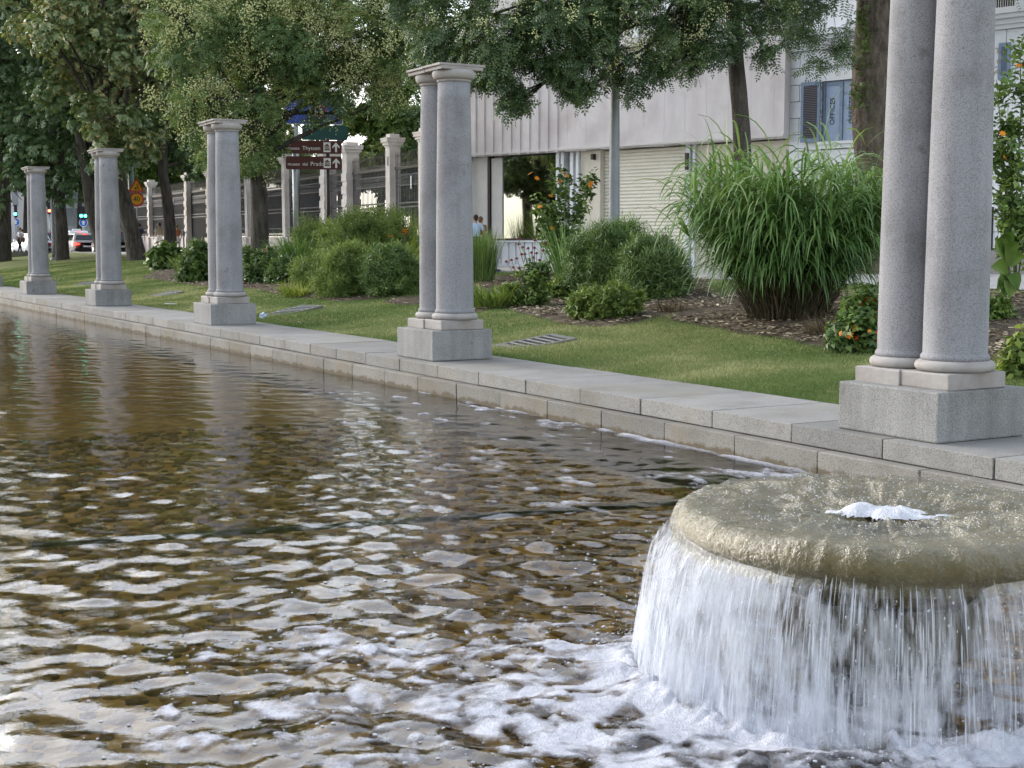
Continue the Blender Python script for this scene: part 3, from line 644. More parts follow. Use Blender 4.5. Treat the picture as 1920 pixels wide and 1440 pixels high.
def trunk_mesh(path, rad, seg=16, rough=.06, sub=6):
    path = [Vector(p) for p in path]; P = []; Rr = []
    for i in range(len(path) - 1):
        p0, p1, p2, p3 = path[max(i - 1, 0)], path[i], path[i + 1], path[min(i + 2, len(path) - 1)]
        for k in range(sub):
            t = k / sub; P.append(.5 * ((2 * p1) + (p2 - p0) * t + (2 * p0 - 5 * p1 + 4 * p2 - p3) * t * t + (3 * p1 - p0 - 3 * p2 + p3) * t ** 3)); Rr.append(rad[i] * (1 - t) + rad[i + 1] * t)
    P.append(path[-1]); Rr.append(rad[-1]); mb = MB().tube(P, Rr, seg)
    V = np.array([tuple(v) for v in mb.v]); c = np.repeat(np.array([tuple(p) for p in P]), seg, 0); d = V - c; a = np.arctan2(d[:, 1], d[:, 0])
    k = 1 + rough * 2 * (fbm(a * 2.2 + 20, V[:, 2] * 1.6 + V[:, 0], 4) - .5) + rough * .8 * np.sin(a * 5 + V[:, 2] * .7)
    mb.v = [tuple(x) for x in (c + d * k[:, None])]; return mb
def tree(name, label, cat, path, rad, lobes, T, N, scale, mat, group=None, flowers=None, bark=None, limbs=True, shell=.35, sub=10, tintfun=None, extra=None, rough=.06, subr=.38):
    base = np.asarray(path[0], float); root = tag(empty(name, base), label, cat, group); rel = lambda p: np.asarray(p, float) - base
    path = [rel(p) for p in path]; flare = [rad[0] * 1.35] + list(rad[1:]); path = [path[0] - np.array([0, 0, .15])] + [path[0] * .9 + path[1] * .1] + path[1:]; flare = [rad[0] * 1.4, rad[0] * 1.05] + list(rad[1:])
    mb = trunk_mesh(path, flare, rough=rough); tr_ = mb.build('trunk', bark or BARK, root)
    lobes = [(rel(c), r) for c, r in lobes]
    if limbs:
        top = path[-1]; lm = MB(); pre = path[-2]
        for c, r in lobes:
            s0 = Vector(top) if random.random() < .6 else Vector(pre).lerp(Vector(top), random.random()); e = Vector(c); mid = s0.lerp(e, .5) + Vector((random.uniform(-.3, .3), random.uniform(-.3, .3), .25 * r)); r0 = rad[-1] * .55
            lm.tube([s0, s0.lerp(mid, .5) + Vector((0, 0, .05)), mid, e], [r0, r0 * .75, r0 * .55, .02], 7)
            for q in range(5):
                d = Vector((random.gauss(0, 1), random.gauss(0, 1), random.gauss(0, .8))).normalized() * r * .8; lm.tube([e.lerp(mid, .3), e + d * .5 + Vector((0, 0, .1 * r)), e + d], [r0 * .3, r0 * .2, .012], 5)
        lm.build('limbs', bark or BARK, root)
    p, nr, ci = lobe_points(lobes, N, sub, subr, shell); sc = scale * RNG.uniform(.7, 1.25, N)
    ct = RNG.random(ci.max() + 1)[ci] * .5 + .25
    foliage('crown', T, p, nr + RNG.normal(0, .35, (N, 3)), sc, mat, root, ct)
    if flowers:
        fm, nf, size, pick = flowers
        p, nr, ci = lobe_points(lobes, nf * 3, sub, subr * 1.02, .12); ok = pick(p + base); p, nr, ci = p[ok][:nf], nr[ok][:nf], ci[ok][:nf]; nf = len(p); k = 26
        off = RNG.normal(0, 1, (nf, k, 3)) * np.array([.075, .075, .10]) * size; q = (p[:, None, :] + nr[:, None, :] * .12 * size + off).reshape(-1, 3)
        q = q[RNG.random(len(q)) < .85]; s = RNG.uniform(.010, .024, len(q)) * size; V, F = scatter(OCV, OCF, q, np.stack([s, s, s], 1))
        me = np_mesh('blossom', V, F); attr(me, 'tint', np.repeat(RNG.random(len(q)), len(OCV))); obj('blossom', me, fm, root)
    return root
OCV = np.array([(1, 0, 0), (-1, 0, 0), (0, 1, 0), (0, -1, 0), (0, 0, 1), (0, 0, -1.)]); OCF = np.array([[0, 2, 4], [2, 1, 4], [1, 3, 4], [3, 0, 4], [2, 0, 5], [1, 2, 5], [3, 1, 5], [0, 3, 5]])
def LB(px, py, Z, r): return (PD(px, py, Z), r * Z / F_PX)
def lbs(Z, L, dz=0.0): return [LB(a, b_, Z + (c[0] if c else 0), r) for a, b_, r, *c in L]
CHEST = leafmat('chestnut_leaf', [(0, (0.077, 0.131, 0.051)), (.4, (0.152, 0.220, 0.086)), (.75, (0.287, 0.343, 0.163)), (.93, (0.500, 0.486, 0.216)), (1, (0.613, 0.423, 0.181))], .38, .22, .55)  # lightened leaf tones: haze over the far crowns put into the colour
CHESTD = leafmat('chestnut_leaf_shaded', [(0, (0.057, 0.113, 0.046)), (.5, (0.111, 0.185, 0.079)), (1, (0.207, 0.297, 0.116))], .42, .2, .5)  # darker copy: shadow on the crowns, with far haze, put into the colour
SOPH = leafmat('sophora_leaf', [(0, (0.062, 0.125, 0.046)), (.5, (0.132, 0.213, 0.073)), (.85, (0.251, 0.328, 0.100)), (1, (0.463, 0.414, 0.113))], .5, .25, .4)
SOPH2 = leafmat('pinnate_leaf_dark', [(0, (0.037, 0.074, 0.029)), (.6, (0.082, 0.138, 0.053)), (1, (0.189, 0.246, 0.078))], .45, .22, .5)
SPROUT = leafmat('sprout_leaf', [(0, (.05, .09, .02)), (1, (.14, .20, .05))], .5, .3, .3)
LIME = leafmat('bright_leaf', [(0, (.06, .12, .02)), (.5, (.12, .20, .04)), (1, (.22, .30, .07))], .5, .3, .3)
BLOS = leafmat('pale_blossom', [(0, (0.379, 0.422, 0.179)), (.5, (0.553, 0.582, 0.275)), (1, (0.728, 0.728, 0.398))], .8, .15, .1)
def gz(px, py, Z): p = PD(px, py, Z); p[2] = float(ground(p[0], p[1])); return p
GC = 'horse chestnuts along the lawn'
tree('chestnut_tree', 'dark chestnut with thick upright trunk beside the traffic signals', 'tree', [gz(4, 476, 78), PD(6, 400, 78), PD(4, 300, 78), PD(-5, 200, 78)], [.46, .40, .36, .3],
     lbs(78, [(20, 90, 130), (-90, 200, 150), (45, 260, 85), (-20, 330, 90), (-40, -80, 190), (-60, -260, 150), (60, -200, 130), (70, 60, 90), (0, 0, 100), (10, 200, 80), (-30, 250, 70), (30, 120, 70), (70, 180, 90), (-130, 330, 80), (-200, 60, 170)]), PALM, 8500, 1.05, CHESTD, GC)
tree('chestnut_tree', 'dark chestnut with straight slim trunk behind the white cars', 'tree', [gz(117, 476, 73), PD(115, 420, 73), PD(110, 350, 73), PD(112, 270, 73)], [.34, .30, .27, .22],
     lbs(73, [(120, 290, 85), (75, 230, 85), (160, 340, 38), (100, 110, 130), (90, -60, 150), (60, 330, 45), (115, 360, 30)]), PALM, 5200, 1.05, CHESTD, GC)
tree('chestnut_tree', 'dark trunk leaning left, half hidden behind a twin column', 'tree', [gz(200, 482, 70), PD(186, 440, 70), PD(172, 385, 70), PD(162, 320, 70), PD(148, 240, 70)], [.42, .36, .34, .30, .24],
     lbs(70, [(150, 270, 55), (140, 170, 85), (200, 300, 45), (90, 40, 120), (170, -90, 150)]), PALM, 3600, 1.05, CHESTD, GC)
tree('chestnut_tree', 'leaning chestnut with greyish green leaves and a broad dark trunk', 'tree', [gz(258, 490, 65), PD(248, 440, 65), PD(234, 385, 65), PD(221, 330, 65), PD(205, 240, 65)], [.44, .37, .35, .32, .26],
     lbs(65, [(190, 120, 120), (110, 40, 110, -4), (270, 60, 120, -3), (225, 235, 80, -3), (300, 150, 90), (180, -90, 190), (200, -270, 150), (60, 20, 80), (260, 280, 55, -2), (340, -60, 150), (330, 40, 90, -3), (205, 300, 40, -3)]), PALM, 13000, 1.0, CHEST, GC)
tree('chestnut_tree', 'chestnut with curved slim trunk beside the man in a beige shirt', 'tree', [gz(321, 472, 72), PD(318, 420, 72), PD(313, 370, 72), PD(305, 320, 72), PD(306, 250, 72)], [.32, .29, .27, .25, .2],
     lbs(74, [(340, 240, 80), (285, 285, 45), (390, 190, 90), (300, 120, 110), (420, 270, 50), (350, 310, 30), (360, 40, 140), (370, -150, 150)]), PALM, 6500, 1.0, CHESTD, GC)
GF = 'flowering trees beside the pavement'
tree('flowering_tree', 'tree heavy with pale yellow blossom above the brown museum signs', 'tree', [gz(487, 480, 45), PD(487, 400, 45), PD(484, 320, 45), PD(486, 220, 45)], [.30, .27, .25, .2],
     lbs(45, [(400, 90, 105), (520, 70, 120), (640, 60, 110), (420, 230, 80), (345, 180, 55, -1), (495, 215, 75), (470, 290, 48, -.5), (600, 150, 65), (665, 150, 50), (590, 40, 60, 3), (655, 20, 60, 3), (588, 212, 26), (640, 212, 24), (700, 120, 65), (470, -90, 150, 1), (390, -230, 110, 1), (330, 20, 60), (760, 60, 60), (725, 0, 70), (395, 300, 30, -1), (720, 190, 35)]), PINN, 26000, 1.0, SOPH, GF,
     flowers=(BLOS, 1900, 1.45, lambda P: RNG.random(len(P)) < .8), sub=12)
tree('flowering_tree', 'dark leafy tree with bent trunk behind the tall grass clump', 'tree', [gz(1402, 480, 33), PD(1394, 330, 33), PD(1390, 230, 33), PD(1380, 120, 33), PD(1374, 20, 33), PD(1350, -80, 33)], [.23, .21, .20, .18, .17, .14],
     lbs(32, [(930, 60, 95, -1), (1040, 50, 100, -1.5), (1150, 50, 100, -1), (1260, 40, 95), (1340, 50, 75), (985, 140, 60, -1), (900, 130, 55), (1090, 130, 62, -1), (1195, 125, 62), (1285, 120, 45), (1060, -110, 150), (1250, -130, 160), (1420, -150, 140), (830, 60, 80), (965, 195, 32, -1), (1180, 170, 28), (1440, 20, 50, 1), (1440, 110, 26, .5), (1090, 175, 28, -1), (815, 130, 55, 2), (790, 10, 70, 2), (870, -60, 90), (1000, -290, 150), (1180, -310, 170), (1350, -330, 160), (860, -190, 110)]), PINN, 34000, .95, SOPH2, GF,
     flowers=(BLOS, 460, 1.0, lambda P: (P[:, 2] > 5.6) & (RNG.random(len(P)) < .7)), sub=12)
gn = tree('gnarled_tree', 'old gnarled trunk with burls beside the blue shuttered window', 'tree', [gz(1640, 502, 36), PD(1638, 420, 36), PD(1634, 300, 36), PD(1630, 200, 36), PD(1637, 90, 36), PD(1645, -40, 36)], [.50, .42, .38, .42, .47, .48],
     lbs(35, [(1540, 0, 70), (1480, 60, 40, -.5), (1560, 75, 42, -1), (1650, -170, 190), (1450, -80, 110), (1530, 125, 20, -1), (1850, -170, 140), (1910, -60, 50, -2)]), PINN_BIG, 6000, .8, SOPH2, None, bark=BARK2, limbs=False, rough=.13)
base = np.array(gn.location)
for px, py, r in ((1618, 240, .20), (1612, 120, .22), (1625, 160, .26), (1617, 285, .12), (1628, 60, .22), (1640, 300, .2)):
    c = PD(px, py, 35.75) - base; V = ICV * r * RNG.uniform(.75, 1.2, (len(ICV), 1)); bm = MB().add(V.tolist(), ICF.tolist(), True).build('burl', BARK2, gn, c); ss = bm.modifiers.new('round', 'SUBSURF'); ss.levels = 2; ss.render_levels = 2
p = np.array([PD(1610 + RNG.normal(0, 9), 175 + RNG.normal(0, 18), 35.6) for _ in range(60)] + [PD(1615 + RNG.normal(0, 8), 60 + RNG.normal(0, 30), 35.5) for _ in range(90)]) - base
p = p; foliage('trunk_sprouts', SPRIG, p, RNG.normal(0, 1, (150, 3)) + [0, -.5, .5], RNG.uniform(.7, 1.1, 150), SPROUT, gn)
# garden trees behind the railings
GB = 'garden trees behind the railings'
for lab, px, Z, top, sc_, mt, lob in (
    ('bright green tree behind the stone gate pillar', 715, 64, 0, .9, LIME, [(650, 228, 30), (700, 230, 40), (735, 210, 45), (760, 260, 40), (710, 280, 35), (735, 160, 40)]),
    ('dark shrubby tree behind the railings next to a stone pillar', 775, 60, 0, .9, SOPH, [(770, 290, 45), (700, 310, 40), (740, 340, 45), (790, 240, 40), (660, 330, 40), (820, 300, 50), (780, 380, 40)]),
    ('green tree crown behind the railings left of the museum signs', 555, 76, 0, .9, LIME, [(560, 330, 30), (520, 320, 35), (590, 350, 30), (530, 270, 45), (460, 320, 35)]),
    ('pale green tree above the railings behind the curved trunk', 400, 98, 0, 1.2, LIME, [(380, 330, 40), (430, 330, 40), (350, 310, 35), (300, 320, 45), (260, 330, 45), (240, 360, 40), (280, 270, 60)]),
    ('tall dark garden tree far behind the flowering tree', 620, 92, 0, 1.3, SOPH, [(570, 200, 50), (500, 150, 90), (745, 110, 50), (500, 40, 90), (420, 230, 80), (775, 180, 55), (820, 90, 70), (560, 300, 50), (380, 130, 90)])):
    L = lbs(Z, lob); b0 = gz(px, 470, Z); t_ = min(c[2] for c, r in L)
    tree('garden_tree', lab, 'tree', [b0, np.array([b0[0], b0[1], t_ * .6]), np.array([b0[0] + .2, b0[1], t_ + .5])], [.22, .18, .12], L, SPRIG, 9000, 2.2 * sc_, mt, GB, sub=12)
# two chestnuts on the far promenade, mirrored in the display window
for lab, X0, Y0 in (('leafy chestnut on the promenade across the pool', -9, 58), ('chestnut shading the promenade opposite the display window', -15, 66), ('chestnut on the promenade close to the pool end', -4, 52), ('broad chestnut farther out on the promenade', -22, 62)):
    L = [(np.array([X0 + dx, Y0 + dy, z]), r) for dx, dy, z, r in ((0, 0, 8, 3), (-2.5, 1, 6.5, 2.4), (2.5, -1, 6.3, 2.4), (0, 2.5, 6, 2.2), (.5, -2.5, 5.2, 2), (0, 0, 10.5, 2.6))]
    tree('chestnut_tree', lab, 'tree', [np.array([X0, Y0, .39]), np.array([X0, Y0, 2.5]), np.array([X0 + .2, Y0, 5])], [.4, .33, .25], L, PALM, 3500, 1.2, CHEST, 'chestnuts across the pool')

# ---------------------------------------------------------------- shrubs and flowers
def blades(name, N, L, r0, spread, width, mat, parent, up=1.0, droop=1.0, seg=6, base=(0, 0, 0), stem=None, tint=None, twist=0):
    """arching strips; L (lo, hi) length, r0 base radius, spread outward lean"""
    a = RNG.random(N) * 2 * PI; rr = r0 * np.sqrt(RNG.random(N)); Ln = RNG.uniform(*L, N); b0 = np.stack([rr * np.cos(a), rr * np.sin(a), np.zeros(N)], 1) + np.asarray(base)
    if stem is not None: b0 = stem[0]; a = stem[1]
    a2 = a + RNG.normal(0, .5, N); lean = np.abs(RNG.normal(spread, spread * .4, N)); d0 = unit(np.stack([np.cos(a2) * lean, np.sin(a2) * lean, np.full(N, up)], 1)); dr = droop * RNG.uniform(.5, 1.4, N)
    side = unit(np.stack([-np.sin(a2), np.cos(a2), RNG.normal(0, .25, N)], 1)); P = b0.copy(); d = d0.copy(); rows = []
    prof = [.55, .9, 1, .9, .7, .45, .04] if seg == 6 else list(np.interp(np.linspace(0, 1, seg + 1), [0, .3, .7, 1], [.6, 1, .8, .05]))
    for k in range(seg + 1):
        wk = width * prof[k] * RNG.uniform(.8, 1.2, N); rows.append(P - side * wk[:, None] / 2); rows.append(P + side * wk[:, None] / 2)
        P = P + d * (Ln / seg)[:, None]; d = unit(d + np.array([0, 0, -1.0]) * (dr / seg * (.4 + 1.2 * k / seg))[:, None])
    V = np.stack(rows, 1).reshape(-1, 3); f = np.array([[2 * k, 2 * k + 1, 2 * k + 3, 2 * k + 2] for k in range(seg)])[None] + (np.arange(N) * 2 * (seg + 1))[:, None, None]
    me = np_mesh(name, V, f.reshape(-1, 4), True); tn = np.clip((RNG.random(N) if tint is None else tint), 0, 1); attr(me, 'tint', np.repeat(tn, 2 * (seg + 1))); return obj(name, me, mat, parent)
MISC = leafmat('reed_leaf', [(0, (0.052, 0.115, 0.029)), (.4, (0.092, 0.182, 0.046)), (.75, (0.178, 0.290, 0.079)), (1, (0.297, 0.392, 0.157))], .42, .3, .5)
DRYD = leafmat('dark_straw', [(0, (.022, .018, .012)), (.6, (.06, .048, .03)), (1, (.17, .135, .08))], .9, .05, .1)
DRY = leafmat('dry_straw', [(0, (.045, .035, .022)), (.6, (.13, .10, .06)), (1, (.30, .24, .14))], .9, .1, .1)
BUSH = leafmat('bush_leaf', [(0, (0.077, 0.127, 0.031)), (.5, (0.160, 0.233, 0.052)), (1, (0.321, 0.391, 0.099))], .55, .3, .3)
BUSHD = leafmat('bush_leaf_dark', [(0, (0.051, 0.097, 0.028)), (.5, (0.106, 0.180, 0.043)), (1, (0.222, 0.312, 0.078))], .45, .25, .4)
YEL = leafmat('yellow_green_leaf', [(0, (.13, .20, .03)), (.5, (.26, .33, .06)), (1, (.42, .46, .12))], .5, .35, .3)
FL = {'orange': leafmat('petal_orange', [(0, (.75, .22, .02)), (1, (.85, .36, .03))], .6, .2), 'red': leafmat('petal_red', [(0, (.42, .03, .015)), (1, (.68, .09, .03))], .6, .15), 'white': leafmat('petal_white', [(0, (.72, .72, .66)), (1, (.85, .85, .8))], .7, .2),
      'pink': leafmat('petal_pink', [(0, (.62, .08, .28)), (1, (.78, .30, .45))], .6, .2), 'maroon': leafmat('petal_maroon', [(0, (.10, .018, .016)), (.6, (.19, .035, .03)), (1, (.36, .10, .12))], .7, .1)}
FLW = tmpl([leafquad(.05, .03, .006, .006, .0, a) for a in np.linspace(0, 2 * PI, 8)[:-1]])
def bush(name, label, cat, px, py, wpx, hpx, T, N, scale, mat, flowers=(), group=None, stems=14, skirt=.15, zback=0.0):
    b0 = PG(px, py); Z = depth(b0); w_, h_ = wpx * Z / F_PX / 2, hpx * Z / F_PX; root = tag(empty(name, b0), label, cat, group)
    L = []
    for k in range(12):
        a = k * 2.4; q = math.sqrt((k + .5) / 12); L.append((np.array([w_ * .68 * q * math.cos(a), w_ * .60 * q * math.sin(a), h_ * (skirt + .14 + (.52 - .42 * q) * random.uniform(.6, 1.15))]), max(.10, min(w_, h_) * random.uniform(.40, .52))))
    for k in range(8): a = k * .785; L.append((np.array([w_ * .62 * math.cos(a), w_ * .55 * math.sin(a), h_ * .16]), h_ * .26))
    p, nr, ci = lobe_points(L, N, 9, .42, .55, .9); p[:, 2] = np.abs(p[:, 2]) + .01; ct = RNG.random(ci.max() + 1)[ci] * .55 + .2
    foliage('foliage', T, p, nr + RNG.normal(0, .45, (N, 3)), scale * RNG.uniform(.7, 1.3, N), mat, root, ct)
    st = MB()
    for k in range(stems):
        e = Vector(L[k % 12][0]) * .8; st.tube([(e.x * .15, e.y * .15, -.05), (e.x * .5, e.y * .5, e.z * .45), e], [.010, .008, .004], 5)
    st.build('stems', DRYSTEM, root)
    for fm, nf, fs in flowers:
        p, nr, ci = lobe_points(L, nf, 9, .46, .08, .9); p[:, 2] = np.abs(p[:, 2]) + .03; tag(foliage('flowers', FLW, p, nr + RNG.normal(0, .4, (nf, 3)) - FH * .5, fs * RNG.uniform(.7, 1.3, nf), FL[fm], root), kind='stuff')
    return root
DRYSTEM = plain('plant_stem', (.09, .10, .04), .8)
def gclump(name, label, cat, px, py, N, L, r0, spread, width, mat, **kw):
    b0 = PG(px, py); root = tag(empty(name, b0), label, cat, kw.pop('group', None)); blades('leaves', N, L, r0, spread, width, mat, root, **kw); return root
# the big clump of reed grass
b0 = PG(1478, 598); root = tag(empty('reed_grass_clump', b0), 'huge arching clump of reed grass with a dry brown skirt', 'grass clump')
NSt = 330; a = RNG.random(NSt) * 2 * PI; rr = .50 * np.sqrt(RNG.random(NSt)); ln = RNG.uniform(1.45, 2.75, NSt) * (1 - .30 * rr); out = .06 + .62 * rr + np.abs(RNG.normal(0, .12, NSt)); st = MB(); SP, SA = [], []
for i in range(NSt):
    b_ = np.array([rr[i] * math.cos(a[i]), rr[i] * math.sin(a[i]), 0]); d = np.array([math.cos(a[i]) * out[i], math.sin(a[i]) * out[i], 1.0]); d /= np.linalg.norm(d)
    pts = [b_ + d * ln[i] * t + np.array([math.cos(a[i]), math.sin(a[i]), -.35]) * (.28 * t * t * out[i] * ln[i]) for t in (0, .35, .7, 1)]
    st.tube(pts, [.007, .006, .005, .003], 4)
    for t in RNG.uniform(.30, 1.0, 15):
        k = min(int(t * 3), 2); q = pts[k] + (pts[k + 1] - pts[k]) * (t * 3 - k) if k < 2 else pts[2] + (pts[3] - pts[2]) * min(1, (t - .7) / .3); SP.append(q); SA.append(a[i] + RNG.normal(0, 1.1))
st.build('stems', plain('reed_stem', (.10, .16, .04), .6), root)
SP, SA = np.array(SP), np.array(SA); tn = np.clip(.15 + .32 * SP[:, 2] / 1.2 + RNG.normal(0, .16, len(SP)), 0, .9)
blades('leaves', len(SP), (.60, 1.10), 0, .85, .036, MISC, root, up=.9, droop=3.8, stem=(SP, SA), tint=tn)
blades('dry_skirt', 1700, (.4, 1.15), .58, .40, .010, DRYD, root, droop=1.5)
bush('feathery_bush', 'tall feathery bush dotted with white flowers beside the canna', 'bush', 690, 520, 185, 130, FINE, 5200, .95, BUSH, [('white', 46, .75)])
bush('feathery_bush', 'rounded feathery bush at the bed edge left of the canna', 'bush', 652, 555, 110, 92, FINE, 5200, .85, BUSH, [('white', 8, .5)])
bush('feathery_bush', 'dark feathery bush under the yellow canna leaves', 'bush', 735, 553, 105, 90, FINE, 5200, .85, BUSHD)
gclump('fountain_grass', 'bright green arching grass behind the white daisies', 'grass clump', 562, 520, 950, (.7, 1.7), .55, .42, .024, MISC, droop=2.0)
gclump('fountain_grass', 'smaller arching grass left of the bright green clump', 'grass clump', 535, 528, 420, (.45, 1.0), .4, .5, .02, MISC, droop=2.2)
bush('daisy_bush', 'leafy bush with white daisies beside the flame coloured bush', 'bush', 535, 532, 75, 52, SPRIG, 1500, 1.1, BUSHD, [('white', 22, .9)])
bush('flame_bush', 'dark bush topped with rusty red blossom right of a twin column', 'bush', 490, 531, 78, 78, SPRIG, 2300, 1.15, BUSHD, [('red', 34, .8), ('white', 6, .8)])
bush('feathery_bush', 'pale feathery bush behind the rusty red bush', 'bush', 600, 512, 130, 100, FINE, 4200, 1.0, BUSH, [('white', 20, .6)])
bush('feathery_bush', 'soft green bush between the daisies and the feathery bushes', 'bush', 600, 545, 90, 62, FINE, 3200, .8, BUSH, [('white', 8, .5)])
bush('leafy_bush', 'broad leafy bush hiding the foot of the flowering tree', 'bush', 470, 512, 70, 52, SPRIG, 1600, 1.3, BUSH)
gclump('lily_tuft', 'low yellow green tuft on the chips at the bed edge', 'plant', 556, 556, 260, (.25, .55), .32, .75, .022, YEL, droop=1.6, up=.9)
bush('rose_bush', 'dark rose bush with tiny pink blooms left of a twin column', 'bush', 372, 528, 58, 88, SPRIG, 2200, 1.25, BUSHD, [('pink', 12, .8)])
gclump('yucca_tuft', 'spiky grey green strap leaves between two dark bushes', 'plant', 346, 520, 90, (.6, 1.0), .18, .55, .05, BUSH, droop=.7)
bush('dark_bush', 'small dark bush at the foot of the curved trunk', 'bush', 311, 505, 52, 40, BROAD, 900, 1.6, BUSHD)
gclump('upright_grass', 'dense dark upright grass beside the seated couple', 'grass clump', 903, 530, 700, (.8, 1.45), .30, .20, .016, BUSHD, droop=.7)
gclump('upright_grass', 'soft upright grass behind the canna and twin columns', 'grass clump', 775, 500, 500, (1.0, 2.2), .55, .20, .014, BUSH, droop=.6)
gclump('strap_leaf_plant', 'green strap leaved plant with white flowers beside the coneflowers', 'plant', 925, 577, 420, (.3, .62), .45, .55, .026, BUSH, droop=1.6)
bush('white_flower_plant', 'low leafy plant with white flowers right of the coneflowers', 'plant', 1055, 560, 50, 36, SPRIG, 700, 1.0, BUSH, [('white', 16, .8)])
bush('white_flower_plant', 'low leafy plant with white flowers left of the coneflowers', 'plant', 962, 574, 54, 40, SPRIG, 800, 1.0, BUSH, [('white', 12, .7)])
bush('round_bush', 'large fine leaved bush in front of the lamp post', 'bush', 1150, 553, 150, 135, FINE, 6800, .85, BUSHD, [('white', 10, .4)])
bush('round_bush', 'fine leaved bush between the lamp post and reed grass', 'bush', 1222, 560, 115, 120, FINE, 5200, .85, BUSHD, [('white', 24, .35)])
bush('low_bush', 'low spreading bush at the edge of the chip bed', 'bush', 1132, 597, 165, 56, SPRIG, 3400, .75, BUSH, [('white', 8, .35)])
gclump('tall_reed', 'tall sparse reed beside the orange flowered plant', 'grass clump', 1072, 548, 130, (1.0, 1.9), .30, .38, .03, MISC, droop=.9)
gclump('straw_tuft', 'tuft of dry straw beside the reed grass skirt', 'plant', 1556, 628, 420, (.15, .42), .28, .8, .007, DRY, droop=1.5)
gclump('straw_tuft', 'dry straw tuft beside the low spreading bush', 'plant', 1258, 585, 260, (.12, .35), .25, .8, .007, DRY, droop=1.5)
# coneflowers
def stalks(root, pts, mat, r=.005, base_r=.10):
    mb = MB()
    for p in pts:
        b_ = Vector((random.uniform(-1, 1) * base_r, random.uniform(-1, 1) * base_r, -.03)); p = Vector(p); mb.tube([b_, b_.lerp(p, .5) + Vector((random.uniform(-.04, .04), random.uniform(-.04, .04), .04)), p], [r * 1.4, r, r * .8], 5)
    return mb.build('stalks', mat, root)
b0 = PG(1003, 576); Zc = depth(b0); root = tag(empty('coneflower_plant', b0), 'dark coneflowers with maroon heads on thin stalks', 'plant')
heads = [PD(x, y, Zc + random.uniform(-.2, .2)) - b0 for x, y in ((972, 447), (1003, 451), (1021, 456), (972, 458), (980, 464), (990, 466), (1002, 465), (978, 477), (984, 477), (1000, 483), (1006, 475), (949, 491), (959, 488), (969, 485), (962, 502), (973, 503), (1018, 470), (970, 518), (985, 519), (1012, 488), (996, 474))]
stalks(root, heads, DRYSTEM, .006)
for h_ in heads:
    c = MB().lathe([(.004, -.012), (.028, -.008), (.030, .006), (.018, .024), (.002, .030)], 10, h_); cone = c.build('flower_head', FL['maroon'], root)
    attr(cone.data, 'tint', np.full(len(cone.data.vertices), .2)); q = np.array([h_]); foliage('petals', tmpl([leafquad(.06, .02, 0, .03, .02, a) for a in np.linspace(0, 2 * PI, 9)[:-1]]), q, np.array([[0, -.1, 1.]]), np.array([.8]), FL['maroon'], cone, np.array([.8]), .1)
pz = np.stack([RNG.normal(0, .13, 260), RNG.normal(0, .13, 260), RNG.uniform(.0, .80, 260) ** 1.1], 1); foliage('foliage', BROAD, pz, RNG.normal(0, .6, (260, 3)) + [0, 0, 1], RNG.uniform(.5, .9, 260), BUSHD, root)
# tall orange daisies
def orange_daisy(label, px, py, cols, flowers, Zb=None, nleaf=420, lscale=1.0):
    b0 = PG(px, py) if Zb is None else gz(px, py, Zb); Z = depth(b0); root = tag(empty('tall_orange_daisy', b0), label, 'plant', 'tall orange daisies'); mb = MB(); P = []
    for path in cols:
        pts = [np.zeros(3)] + [PD(x, y, Z + random.uniform(-.25, .25)) - b0 for x, y in path]; mb.tube(pts, [.016] + [.012] * (len(pts) - 2) + [.006], 6)
        for i in range(len(pts) - 1):
            for t in RNG.uniform(0 if i else .45, 1, nleaf // (len(cols) * (len(pts) - 1))): P.append(pts[i] + (pts[i + 1] - pts[i]) * t + RNG.normal(0, .13, 3) * lscale)
    mb.build('stems', DRYSTEM, root); P = np.array(P); foliage('foliage', BROAD, P, RNG.normal(0, .7, (len(P), 3)) + [0, 0, .8], lscale * RNG.uniform(.7, 1.3, len(P)), BUSHD, root)
    q = np.array([PD(x, y, Z - .2) - b0 for x, y in flowers]); fl_ = foliage('flowers', FLW, q, RNG.normal(0, .4, (len(q), 3)) + [0, 0, .6] - FH * .7, np.full(len(q), 1.5 * lscale), FL['orange'], root); tag(fl_, kind='stuff'); return root
orange_daisy('tall branching plant with orange daisies before the display window', 1062, 520, [[(1058, 440), (1050, 370), (1052, 322)], [(1070, 430), (1092, 380), (1105, 338)], [(1040, 440), (1022, 410), (1012, 386)], [(1050, 460), (1030, 440), (1040, 400)]],
             [(1053, 323), (1063, 329), (1108, 343), (1106, 347), (1012, 387), (1050, 340), (1007, 334), (1035, 428), (994, 325), (1033, 367)])
# canna
b0 = PG(762, 520); Zc = depth(b0); root = tag(empty('canna_plant', b0), 'canna with broad yellow green leaves and orange blooms', 'plant')
CL = []
for x0, y0, x1, y1 in ((760, 500, 744, 440), (765, 500, 778, 434), (762, 500, 765, 446), (770, 505, 792, 448), (755, 505, 735, 462), (775, 505, 786, 462), (750, 505, 725, 458), (762, 505, 770, 470)):
    p0, p1 = PD(x0, y0, Zc) - b0, PD(x1, y1, Zc + random.uniform(-.3, .1)) - b0; d = p1 - p0; sd_ = np.cross(d, FH); sd_ = sd_ / np.linalg.norm(sd_) * .085; rows = []
    for k, wv in enumerate((.15, .8, 1, .75, .03)): c = p0 + d * k / 4 + np.array([0, 0, -.04 * (k / 4) ** 2 * 2]); rows += [c - sd_ * wv, c + FH * .03 * wv, c + sd_ * wv]
    me = np_mesh('leaf', np.array(rows), np.array([[3 * k + j, 3 * k + j + 1, 3 * k + j + 4, 3 * k + j + 3] for k in range(4) for j in range(2)]), True); attr(me, 'tint', np.full(15, random.uniform(.2, .9))); obj('leaf', me, YEL, root)
